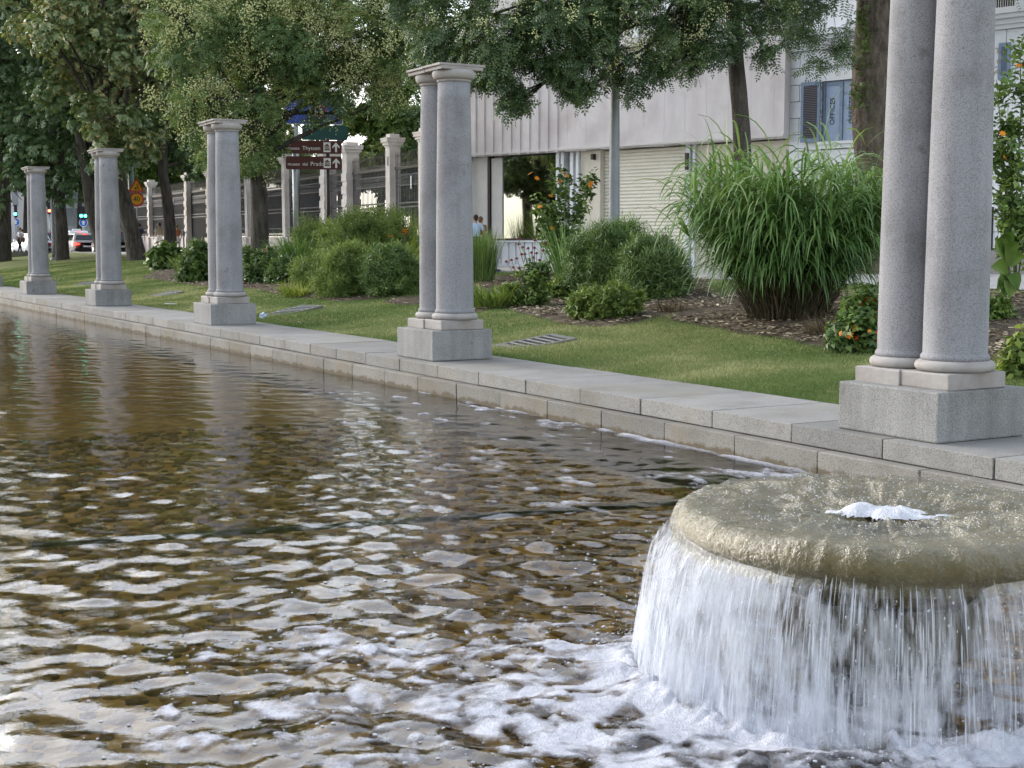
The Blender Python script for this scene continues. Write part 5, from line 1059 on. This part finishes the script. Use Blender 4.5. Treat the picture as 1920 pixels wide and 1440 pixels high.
s_ = signal(17, 112, 'traffic light glowing red and amber next to the thick chestnut trunk', 424, EMR, 411, double=False); disc(.12, -.285, -.272, EYE + (457 - 430) * 112 / F_PX - ROADZ, 16).build('signal_lamp', EMA, s_)
signal(95, 118, 'traffic light with one red lamp behind the slim street pole', 396, EMR, None, double=False)
b0 = PD(23.5, 460, 110); b0[2] = ROADZ; MBp = tag(empty('street_pole', b0), 'thick pale grey pole beside the blue arrow sign', 'pole'); MB().lathe([(.26, 0), (.24, 2.6), (.20, 2.75), (.20, 3.6)], 16).build('shaft', CONC2, MBp); MB().lathe([(.20, 3.6), (.10, 3.9), (.02, 3.95)], 16).build('cap', CONC2, MBp)
b0 = gz(101, 470, 74); sp = tag(empty('street_pole', b0), 'slim dark grey pole left of the chestnut trunk', 'pole'); MB().lathe([(.13, -.1), (.10, .8), (.085, 7)], 14).build('shaft', LAMPG, sp); MB().lathe([(.2, -.1), (.2, .05), (.14, .12)], 14).build('base_plate', LAMPG, sp)
for px, lb in ((345, 'iron bollard with ball top by the fence gate'), (352, 'pale bollard post beside the gate pillar')):
    b0 = gz(px, 476, 74); bo = tag(empty('bollard', b0), lb, 'bollard'); MB().lathe([(.07, -.05), (.07, .2), (.045, .25), (.045, .95), (.07, 1.0), (.05, 1.06)], 12).build('post', LAMPG if px == 345 else CONC2, bo); MB().lathe([(.03, 1.06), (.09, 1.14), (.09, 1.2), (.02, 1.3)], 12).build('ball_top', LAMPG if px == 345 else CONC2, bo)

# ================================================================== far buildings and trees across the street
def far_building(px0, px1, Z, h, mat, label, nwx, nwz, wmat, depth_=8, z0=ROADZ, grid=False):
    p0, p1 = PD(px0, 457, Z), PD(px1, 457, Z); c = (p0 + p1) / 2; L = float(np.hypot(*(p1 - p0)[:2])); r_ = tag(empty('far_building', (c[0], c[1], z0), -YAW), label, 'building')
    MB().box((0, depth_ / 2, h / 2), (L, depth_, h)).build('wall', mat, r_)
    for i in range(nwx):
        for j in range(nwz):
            x, z = -L / 2 + L * (i + .5) / nwx, h * (j + .5) / nwz; ww, wh = L / nwx * (.86 if grid else .45), h / nwz * (.86 if grid else .55)
            wv = MB().box((x, -.02, z), (ww, .08, wh)).build('window', wmat, r_); MB().box((x, -.085, z), (ww * .88, .03, wh * .9)).build('pane', PANEF, wv)
    return r_
PANEF = mottled('far_window_glass', (.16, .18, .20), (.26, .29, .31), .3, .15, 0, spec=.8); GREYB = mottled('far_grey_panel', (.36, .38, .40), (.44, .46, .48), .5, .6, 0); PALEB = mottled('far_pale_stone', (.58, .56, .54), (.68, .66, .64), .4, .85, 0)
far_building(122, 200, 150, 9.5, GREYB, 'grey glazed facade behind the green traffic light', 4, 4, GREYB, grid=True)
far_building(-60, 122, 158, 8.0, PALEB, 'pale stone building beyond the street behind the poles', 7, 2, PALEB)
far_building(200, 330, 165, 13, PALEB, 'pale block far behind the fence and leaning trunk', 6, 4, PALEB)
far_building(-260, -60, 170, 14, PALEB, 'pale block beyond the street behind the thick chestnut', 8, 4, PALEB)
rows_ = [(-140, 128, 20), (-60, 140, 23), (50, 135, 23), (150, 140, 22), (270, 120, 20), (370, 125, 21), (-230, 120, 22)]
for i, (px, Z, h_) in enumerate(rows_):
    b0 = PD(px, 457, Z); b0[2] = ROADZ if Z > 110 else 1.4; L = [(b0 + np.array([random.uniform(-3.4, 3.4), random.uniform(-2, 2), z]), random.uniform(2.4, 3.8)) for z in np.linspace(6.5, h_, 14)]
    tree('street_tree', 'leafy street tree far down the avenue', 'tree', [b0, b0 + [0, 0, 3], b0 + [.2, 0, 6]], [.3, .25, .2], L, PALM, 5200, 1.8, CHESTD, 'street trees far down the avenue', limbs=False)

# ================================================================== cars
RUB = plain('tyre_rubber', (.02, .02, .02), .85); RIM = plain('wheel_rim', (.45, .46, .47), .35, .8); CGL = plain('car_glass', (.015, .018, .02), .05, spec=.9); TAIL = plain('tail_light_lit', (.5, .02, .02), .3, emit=(1.0, .06, .04), es=1.3); TAILO = plain('tail_light', (.30, .01, .015), .25); PLATE = plain('number_plate', (.7, .7, .7), .5); TRIM = plain('black_plastic', (.02, .02, .022), .7)
def paint(name, c): return plain(name, c, .28, .1, .6) if name not in MATS else MATS[name]
def car(label, px, Z, col, lit=True, W=1.82, Ht=1.50, L=4.4, suv=False, taxi=False, yaw=0.0, zoff=0.0):
    b0 = PD(px, 470, Z); b0[2] = ROADZ + .006 + zoff; r_ = tag(empty('car', b0, yaw), label, 'car', 'cars waiting on the street')
    # local +y is the way the car faces, rear at y=0
    st_ = [(0.02, .34, .78, .80, .80), (.06, .26, .86, .90, .95), (.30, .22, .90, .92, 1.0), (.62 if not suv else .35, .20, .92, .93, 1.0), (1.05, .20, .92, .93, 1.0), (2.2, .20, .90, .90, 1.0), (3.2, .20, .88, .88, .99), (4.05, .22, .74, .74, .96), (4.32, .30, .62, .62, .86), (4.40, .36, .55, .55, .74)]
    V, Fc = [], []
    for y, zb, zs, zt, wf in st_:
        hw_ = W / 2 * wf; y = y * L / 4.4
        V += [(-hw_ * .9, y, zb), (-hw_, y, zb + .12), (-hw_, y, zs * .72), (-hw_ * .965, y, zs), (-hw_ * .80, y, zt + .025), (hw_ * .80, y, zt + .025), (hw_ * .965, y, zs), (hw_, y, zs * .72), (hw_, y, zb + .12), (hw_ * .9, y, zb)]
    n_ = 10
    for i in range(len(st_) - 1):
        for k in range(n_): Fc.append((i * n_ + k, i * n_ + (k + 1) % n_, (i + 1) * n_ + (k + 1) % n_, (i + 1) * n_ + k))
    Fc.append(tuple(range(n_))); Fc.append(tuple(reversed(range((len(st_) - 1) * n_, len(st_) * n_)))); mat = paint('car_paint_' + col[0], col[1]); bd = MB().add(V, [f[::-1] for f in Fc], True).build('body', mat, r_)
    ry = (.10 if suv else .18); cab = [(ry, .90, .80), (ry + .38, Ht - .06, .66), (ry + .75, Ht, .64), (2.3, Ht - .01, .64), (3.15, .90, .76)]; V, Fc = [], []
    low = [(ry, .88), (ry + .38, .90), (ry + .75, .91), (2.3, .89), (3.15, .87)]
    for (y, zt, wt), (_, zl) in zip(cab, low): hl, hu = W / 2 * .93, W / 2 * (wt + .06); V += [(-hl, y, zl), (-hu, y, zt), (hu, y, zt), (hl, y, zl)]
    for i in range(4): Fc += [(i * 4, i * 4 + 1, i * 4 + 5, i * 4 + 4), (i * 4 + 1, i * 4 + 2, i * 4 + 6, i * 4 + 5), (i * 4 + 2, i * 4 + 3, i * 4 + 7, i * 4 + 6)]
    Fc += [(3, 2, 1, 0), (16, 17, 18, 19)]; MB().add(V, Fc).build('cabin', mat, bd)
    hb, ht = W / 2 * .78, W / 2 * .60; y0, y1 = ry, ry + .38
    def onrear(t, off=.012): return y0 + (y1 - y0) * t - off
    MB().add([(-hb, onrear(.14), .90 + (Ht - .96) * .14), (hb, onrear(.14), .90 + (Ht - .96) * .14), (ht, onrear(.86), .90 + (Ht - .96) * .86), (-ht, onrear(.86), .90 + (Ht - .96) * .86)], [(0, 1, 2, 3)]).build('rear_window', CGL, bd)
    for s in (-1, 1):
        q = lambda y, z: (s * (W / 2 * (.93 - .21 * max(0, (z - .9) / (Ht - .9))) + .012), y, z)
        MB().add([q(ry + .42, .95), q(1.5, .95), q(1.5, Ht - .12), q(ry + .58, Ht - .12)], [(0, 1, 2, 3) if s > 0 else (3, 2, 1, 0)]).build('side_window', CGL, bd); MB().add([q(1.58, .95), q(2.85, .95), q(2.3, Ht - .12), q(1.58, Ht - .12)], [(0, 1, 2, 3) if s > 0 else (3, 2, 1, 0)]).build('side_window', CGL, bd)
        tz = .80 if suv else .74
        MB().prism([(s * (W / 2 - .50), tz - .02), (s * (W / 2 - .03), tz + .08), (s * (W / 2 - .06), tz - .12), (s * (W / 2 - .40), tz - .08)], -.02, .12).build('tail_light', TAIL if lit else TAILO, bd)
        MB().box((s * (W / 2 + .09), 2.55, .98), (.18, .12, .13)).build('mirror', mat, bd)
        for y in (.82, 3.45):
            wv = MB().lathe([(.30, -.11), (.325, -.08), (.325, .08), (.30, .11)], 22); w_ = wv.build('wheel', RUB, r_, (s * (W / 2 - .12), y, .325)); w_.rotation_euler = (0, PI / 2, 0); MB().lathe([(.02, .112), (.20, .118), (.21, .10)], 16).build('rim', RIM, w_) if s > 0 else MB().lathe([(.21, -.10), (.20, -.118), (.02, -.112)], 16).build('rim', RIM, w_)
    if lit: MB().box((0, onrear(.92, .02), Ht - .08), (.32, .03, .03)).build('brake_light', TAIL, bd)
    MB().box((0, .0, .33), (W * .86, .06, .16)).build('bumper_trim', TRIM, bd); MB().box((0, -.035, .56), (.52, .02, .11)).build('number_plate', PLATE, bd); MB().box((0, .9, .17), (W * .8, 3, .1)).build('underbody', TRIM, bd)
    if taxi: MB().box((0, 1.3, Ht + .07), (.6, .2, .12)).build('roof_sign', PLATE, bd)
    return r_
GCAR = 0
car('silver beige hatchback with lit brake lights behind the kerb', 163, 96, ('silver', (.52, .49, .46)), Ht=1.46, L=4.4)
car('white taxi with roof light ahead of the silver hatchback', 152, 106, ('white', (.80, .80, .82)), suv=True, Ht=1.72, taxi=True)
car('white car half hidden behind a pale twin column', 77, 99, ('white', (.80, .80, .82)), lit=False, Ht=1.45, yaw=.12)
car('dark blue car beyond the slim street pole', 104, 112, ('blue', (.03, .04, .11)), suv=True, Ht=1.65)
car('black car beside the leaning trunk', 226, 88.8, ('black', (.015, .015, .018)), Ht=1.5)
car('red car farther down the street behind the pedestrians', 42, 120, ('red', (.42, .03, .05)), suv=True, Ht=1.65, lit=False)
b0 = PD(18.5, 468, 98); b0[2] = ROADZ; cn = tag(empty('traffic_cone', b0), 'red and white traffic cone below the red signal', 'traffic cone'); MB().box((0, 0, .02), (.4, .4, .04)).build('base', REDS, cn); MB().lathe([(.16, .04), (.10, .35)], 16).build('cone', REDS, cn); MB().lathe([(.10, .351), (.06, .55), (.03, .7)], 16).build('white_tip', SWHITE, cn)

# ================================================================== people
SKIN = plain('skin', (.42, .25, .17), .6); HAIR = plain('dark_hair', (.025, .017, .012), .7)
def capsule(bm_v, bm_f, a, b_, ra, rb, seg=10):
    mb = MB(); a, b_ = Vector(a), Vector(b_); d = (b_ - a).normalized() if (b_ - a).length > 1e-6 else Vector((0, 0, 1)); pts, rd = [], []
    for t in (-1, -.7, -.35): pts.append(a + d * t * ra); rd.append(ra * math.sqrt(max(0.02, 1 - t * t)))
    for t in (0, .5, 1): pts.append(a.lerp(b_, t)); rd.append(ra * (1 - t) + rb * t)
    for t in (.35, .7, 1): pts.append(b_ + d * t * rb); rd.append(rb * math.sqrt(max(0.02, 1 - t * t)))
    mb.tube(pts, rd, seg); n = len(bm_v); bm_v += mb.v; bm_f += [[n + i for i in f] for f in mb.f]
def person(label, loc, rz, bones, mats, h=1.0, extra=None):
    """bones: (a, b, ra, rb, material index); fused into one skin by voxel remesh"""
    V, Fc = [], []
    for a, b_, ra, rb, mi in bones: capsule(V, Fc, Vector(a) * h, Vector(b_) * h, ra * h, rb * h)
    me = bpy.data.meshes.new('body'); me.from_pydata([tuple(v) for v in V], [], Fc); t = bpy.data.objects.new('body', me); COL.objects.link(t); rm = t.modifiers.new('r', 'REMESH'); rm.mode = 'VOXEL'; rm.voxel_size = .016; sm = t.modifiers.new('s', 'SMOOTH'); sm.iterations = 4
    m2 = bpy.data.meshes.new_from_object(t.evaluated_get(bpy.context.evaluated_depsgraph_get())); bpy.data.objects.remove(t)
    co = np.zeros(len(m2.polygons) * 3, np.float32); m2.polygons.foreach_get('center', co); co = co.reshape(-1, 3); best = np.full(len(co), 9e9); mi_ = np.zeros(len(co), int)
    for a, b_, ra, rb, mi in bones:
        a, b_ = np.array(a) * h, np.array(b_) * h; d = b_ - a; tt = np.clip(((co - a) @ d) / max(d @ d, 1e-9), 0, 1); ds = np.linalg.norm(co - a - tt[:, None] * d, axis=1) - (ra + (rb - ra) * tt) * h; u = ds < best; best[u] = ds[u]; mi_[u] = mi
    m2.materials.clear(); r_ = tag(empty('person', loc, rz), label, 'person')
    for mt in mats: m2.materials.append(mt)
    m2.polygons.foreach_set('material_index', mi_.astype(np.int32)); m2.polygons.foreach_set('use_smooth', np.ones(len(co), bool)); o = obj('body', m2, None, r_)
    if extra: extra(r_, h)
    return r_
def hand(c, d, mi, s=1):
    c, d = np.array(c, float), np.array(d, float); d = d / np.linalg.norm(d); sd_ = np.array([0, 1, 0]); out = [(c, c + d * .07, .032, .034, mi)]
    for k, (o, ln) in enumerate(((-.027, .075), (-.009, .085), (.009, .08), (.027, .065))): a = c + d * .08 + sd_ * o; out.append((a, a + d * ln + np.array([-.012 * s, 0, 0]), .011, .009, mi))
    a = c + d * .03 + sd_ * .033; out.append((a, a + d * .045 + sd_ * .02, .012, .010, mi)); return out
def walker(stride=.22, shorts=True, arms=(.15, -.12), lean=0.0):
    """1.74 m, faces +y; 0 skin 1 top 2 bottom 3 shoe 4 hair"""
    B = []; hip = .92; sh_ = 1.43
    B += [((0, lean * .8, 1.05), (0, lean, 1.30), .145, .165, 1), ((-.09, lean, 1.37), (.09, lean, 1.37), .10, .10, 1), ((0, 0, .92), (0, lean * .6, 1.08), .150, .140, 2 if True else 1), ((0, lean, 1.40), (0, lean + .01, 1.53), .055, .052, 0)]
    B += [((0, lean + .015, 1.60), (0, lean + .02, 1.65), .082, .085, 0), ((0, lean - .01, 1.66), (0, lean - .012, 1.67), .092, .090, 4), ((0, lean - .045, 1.60), (0, lean - .04, 1.64), .062, .07, 4), ((0, lean + .09, 1.60), (0, lean + .105, 1.585), .014, .016, 0), ((-.085, lean, 1.60), (-.088, lean, 1.62), .015, .018, 0), ((.085, lean, 1.60), (.088, lean, 1.62), .015, .018, 0)]
    for s, st_ in ((-1, stride), (1, -stride)):
        kx = s * .10; k = (kx, st_ * .62 + .04, .50); an = (kx, st_, .09 if st_ > 0 else .13)
        B += [((s * .085, 0, .88), k, .098, .066, 2), (k, an, .058, .040, 0 if shorts else 2), ((kx, st_ - .03, .055), (kx + s * .015, st_ + .16, .045), .048, .038, 3)]
        if shorts: B += [((s * .085, 0, .86), (kx * .97, k[1] * .8, .58), .105, .092, 2)]
    for s, sw in zip((-1, 1), arms):
        e = (s * .27, lean - sw * .5, 1.13); wv = (s * .28, lean + sw * .9 + .05, .90); B += [((s * .185, lean, 1.40), (s * .245, lean - sw * .25, 1.25), .066, .062, 1), ((s * .245, lean - sw * .25, 1.25), e, .046, .042, 0), (e, wv, .040, .030, 0)]; B += hand(wv, (0, .25, -1), 0, s)
    return B
BEIGE = plain('cloth_beige', (.33, .29, .21), .9); CWHITE = plain('cloth_white', (.72, .71, .70), .9); NAVY = plain('cloth_navy', (.03, .04, .07), .9); LBLUE = plain('cloth_light_blue', (.48, .60, .78), .9); CBLACK = plain('cloth_black', (.018, .017, .02), .9); CRED = plain('cloth_orange_red', (.72, .09, .04), .9); DENIM = plain('cloth_denim', (.30, .38, .52), .9); OCH = plain('cloth_rust', (.45, .17, .08), .9); SHOE = plain('shoe_dark', (.05, .04, .04), .7); BAG = plain('bag_brown', (.10, .05, .035), .7); BRHAIR = plain('brown_hair', (.13, .07, .035), .7); LOOSE = plain('cloth_pale_grey', (.55, .53, .54), .9)
def gloc(px, Z): p = gz(px, 472, Z); p[2] += .012; return p
person('man in a loose beige shirt and white shorts walking by the fence', gloc(300, 82), .15, walker(.14), [SKIN, BEIGE, CWHITE, SHOE, HAIR], 1.0)
person('person in a navy top and pale blue shorts behind the leaning trunk', gloc(263, 78), .2, walker(.16), [SKIN, NAVY, LBLUE, SHOE, HAIR], .95)
person('person in a rust top and white shorts behind the curved trunk', gloc(333, 78), .1, walker(.10, arms=(.3, .1)), [SKIN, OCH, CWHITE, SHOE, BRHAIR], .92)
def shoulder_bag(r_, h):
    o = obj('shoulder_bag', stone_mesh('shoulder_bag', (.16, .34, .30), .05, seg=3), BAG, r_, (.27 * h, .0, .98 * h)); MB().tube([(.25, -.1, 1.1), (.1, -.06, 1.42), (-.02, .0, 1.50), (.1, .1, 1.40), (.25, .1, 1.1)], .014, 6).build('bag_strap', BAG, o, tuple(-Vector(o.location)))
pl = PD(37, 470, 92); pl[2] = ROADZ + .008
person('person in a pale top and black trousers carrying a brown bag', pl, -1.0, walker(.24, shorts=False, lean=.10), [SKIN, LOOSE, CBLACK, SHOE, BRHAIR], 1.02, shoulder_bag)
pl = PD(43, 466, 106); pl[2] = ROADZ + .008
person('person in an orange red shirt and pale jeans facing the street', pl, .1, walker(.10, shorts=False), [SKIN, CRED, DENIM, SHOE, HAIR], 1.04)
# couple standing in front of the display window
OCHRE = plain('cloth_ochre', (.24, .13, .05), .9)
for px, Z, rz_, lab, mats_, bones, hh in ((892, 46.5, .5, 'person with dark hair in a light blue shirt by the display window', [SKIN, LBLUE, CBLACK, SHOE, HAIR], walker(.03, shorts=False, arms=(.25, .2)), .98), (899.5, 46.9, -.6, 'person in an ochre brown jacket leaning close to a friend', [SKIN, OCHRE, CWHITE, SHOE, BRHAIR], walker(.03, shorts=False, arms=(.2, .25), lean=.06), .95)):
    person(lab, gloc(px, Z), -YAW + rz_, bones, mats_, hh)

# ================================================================== drains and litter
GREYM = mottled('drain_concrete', (.12, .12, .11), (.19, .185, .17), 8, .9, .3); DK = plain('drain_shade', (.008, .008, .008), .9)
def drain(label, pa, pb, wd_):
    a, b_ = PG(*pa), PG(*pb); c = (a + b_) / 2; L = float(np.hypot(*(b_ - a)[:2])); L = min(L, 1.25); rz_ = math.atan2(b_[1] - a[1], b_[0] - a[0]); r_ = tag(empty('drain_grate', (c[0], c[1], float(ground(c[0], c[1]))), rz_), label, 'drain', 'drain grates in the lawn'); f = MB(); h_ = .05; e_ = .3; gx_ = float(ground(c[0] + e_, c[1]) - ground(c[0] - e_, c[1])) / .6; nv = Vector((-gx_ - .05, -.05, 1)).normalized(); r_.rotation_euler = (Vector((0, 0, 1)).rotation_difference(nv).to_matrix() @ Matrix.Rotation(rz_, 3, 'Z')).to_euler()
    for cc, d in (((0, -wd_ / 2 + .035, -.02), (L, .07, .11)), ((0, wd_ / 2 - .035, -.02), (L, .07, .11)), ((-L / 2 + .08, 0, -.02), (.16, wd_ - .141, .108)), ((L / 2 - .05, 0, -.02), (.10, wd_ - .141, .108))): f.box(cc, d)
    f.build('frame', GREYM, r_); MB().box((0, 0, .025), (L - .27, wd_ - .145, .01)).build('pit_shade', DK, r_); nb = max(5, int(L / .2))  # near-black plate under the bars stands in for shade in the hole
    for i in range(nb): MB().box((-L / 2 + .18 + (L - .32) * (i + .5) / nb, 0, .030), (.032, wd_ - .142, .016)).build('bar', STEEL, r_)
drain('drain grate with thick bars right of the display window columns', (946, 652), (1060, 636), .66)
drain('drain grate with pale stubs next to blue litter', (506, 592), (588, 579), .62)
drain('weathered drain grate half sunk between two twin columns', (288, 556), (335, 549), .6)
drain('drain grate just right of the street side columns', (135, 538), (178, 531), .6)
LIT = plain('litter_blue_plastic', (.45, .55, .72), .4); PAPER = plain('litter_paper', (.72, .74, .76), .7)
p = PG(493, 598); bmx = bmesh.new(); bmesh.ops.create_icosphere(bmx, subdivisions=2, radius=.07)
for v in bmx.verts: v.co *= random.uniform(.6, 1.3)
mel = bpy.data.meshes.new('crumpled_bag'); bmx.to_mesh(mel); bmx.free(); tag(obj('crumpled_bag', mel, LIT, None, (p[0], p[1], p[2] + .06)), 'crumpled pale blue plastic bag on the lawn by a pedestal', 'litter')
p = PG(323, 572); o = tag(obj('paper_strip', stone_mesh('paper_strip', (.55, .10, .01), .003, .004), PAPER, None, (p[0], p[1], p[2] + .03)), 'white paper strip lying on the lawn', 'litter'); o.rotation_euler = (.05, .05, .75)
p = PG(930, 510); bmx = bmesh.new(); bmesh.ops.create_icosphere(bmx, subdivisions=2, radius=.10)
for v in bmx.verts: v.co = Vector((v.co.x * 1.6, v.co.y, v.co.z * .5)) * random.uniform(.7, 1.25)
mel = bpy.data.meshes.new('dark_rag'); bmx.to_mesh(mel); bmx.free(); tag(obj('dark_rag', mel, plain('rag_violet', (.05, .04, .10), .9), None, (p[0], p[1], p[2] + .04)), 'small dark violet rag on the grass below the display window', 'litter')
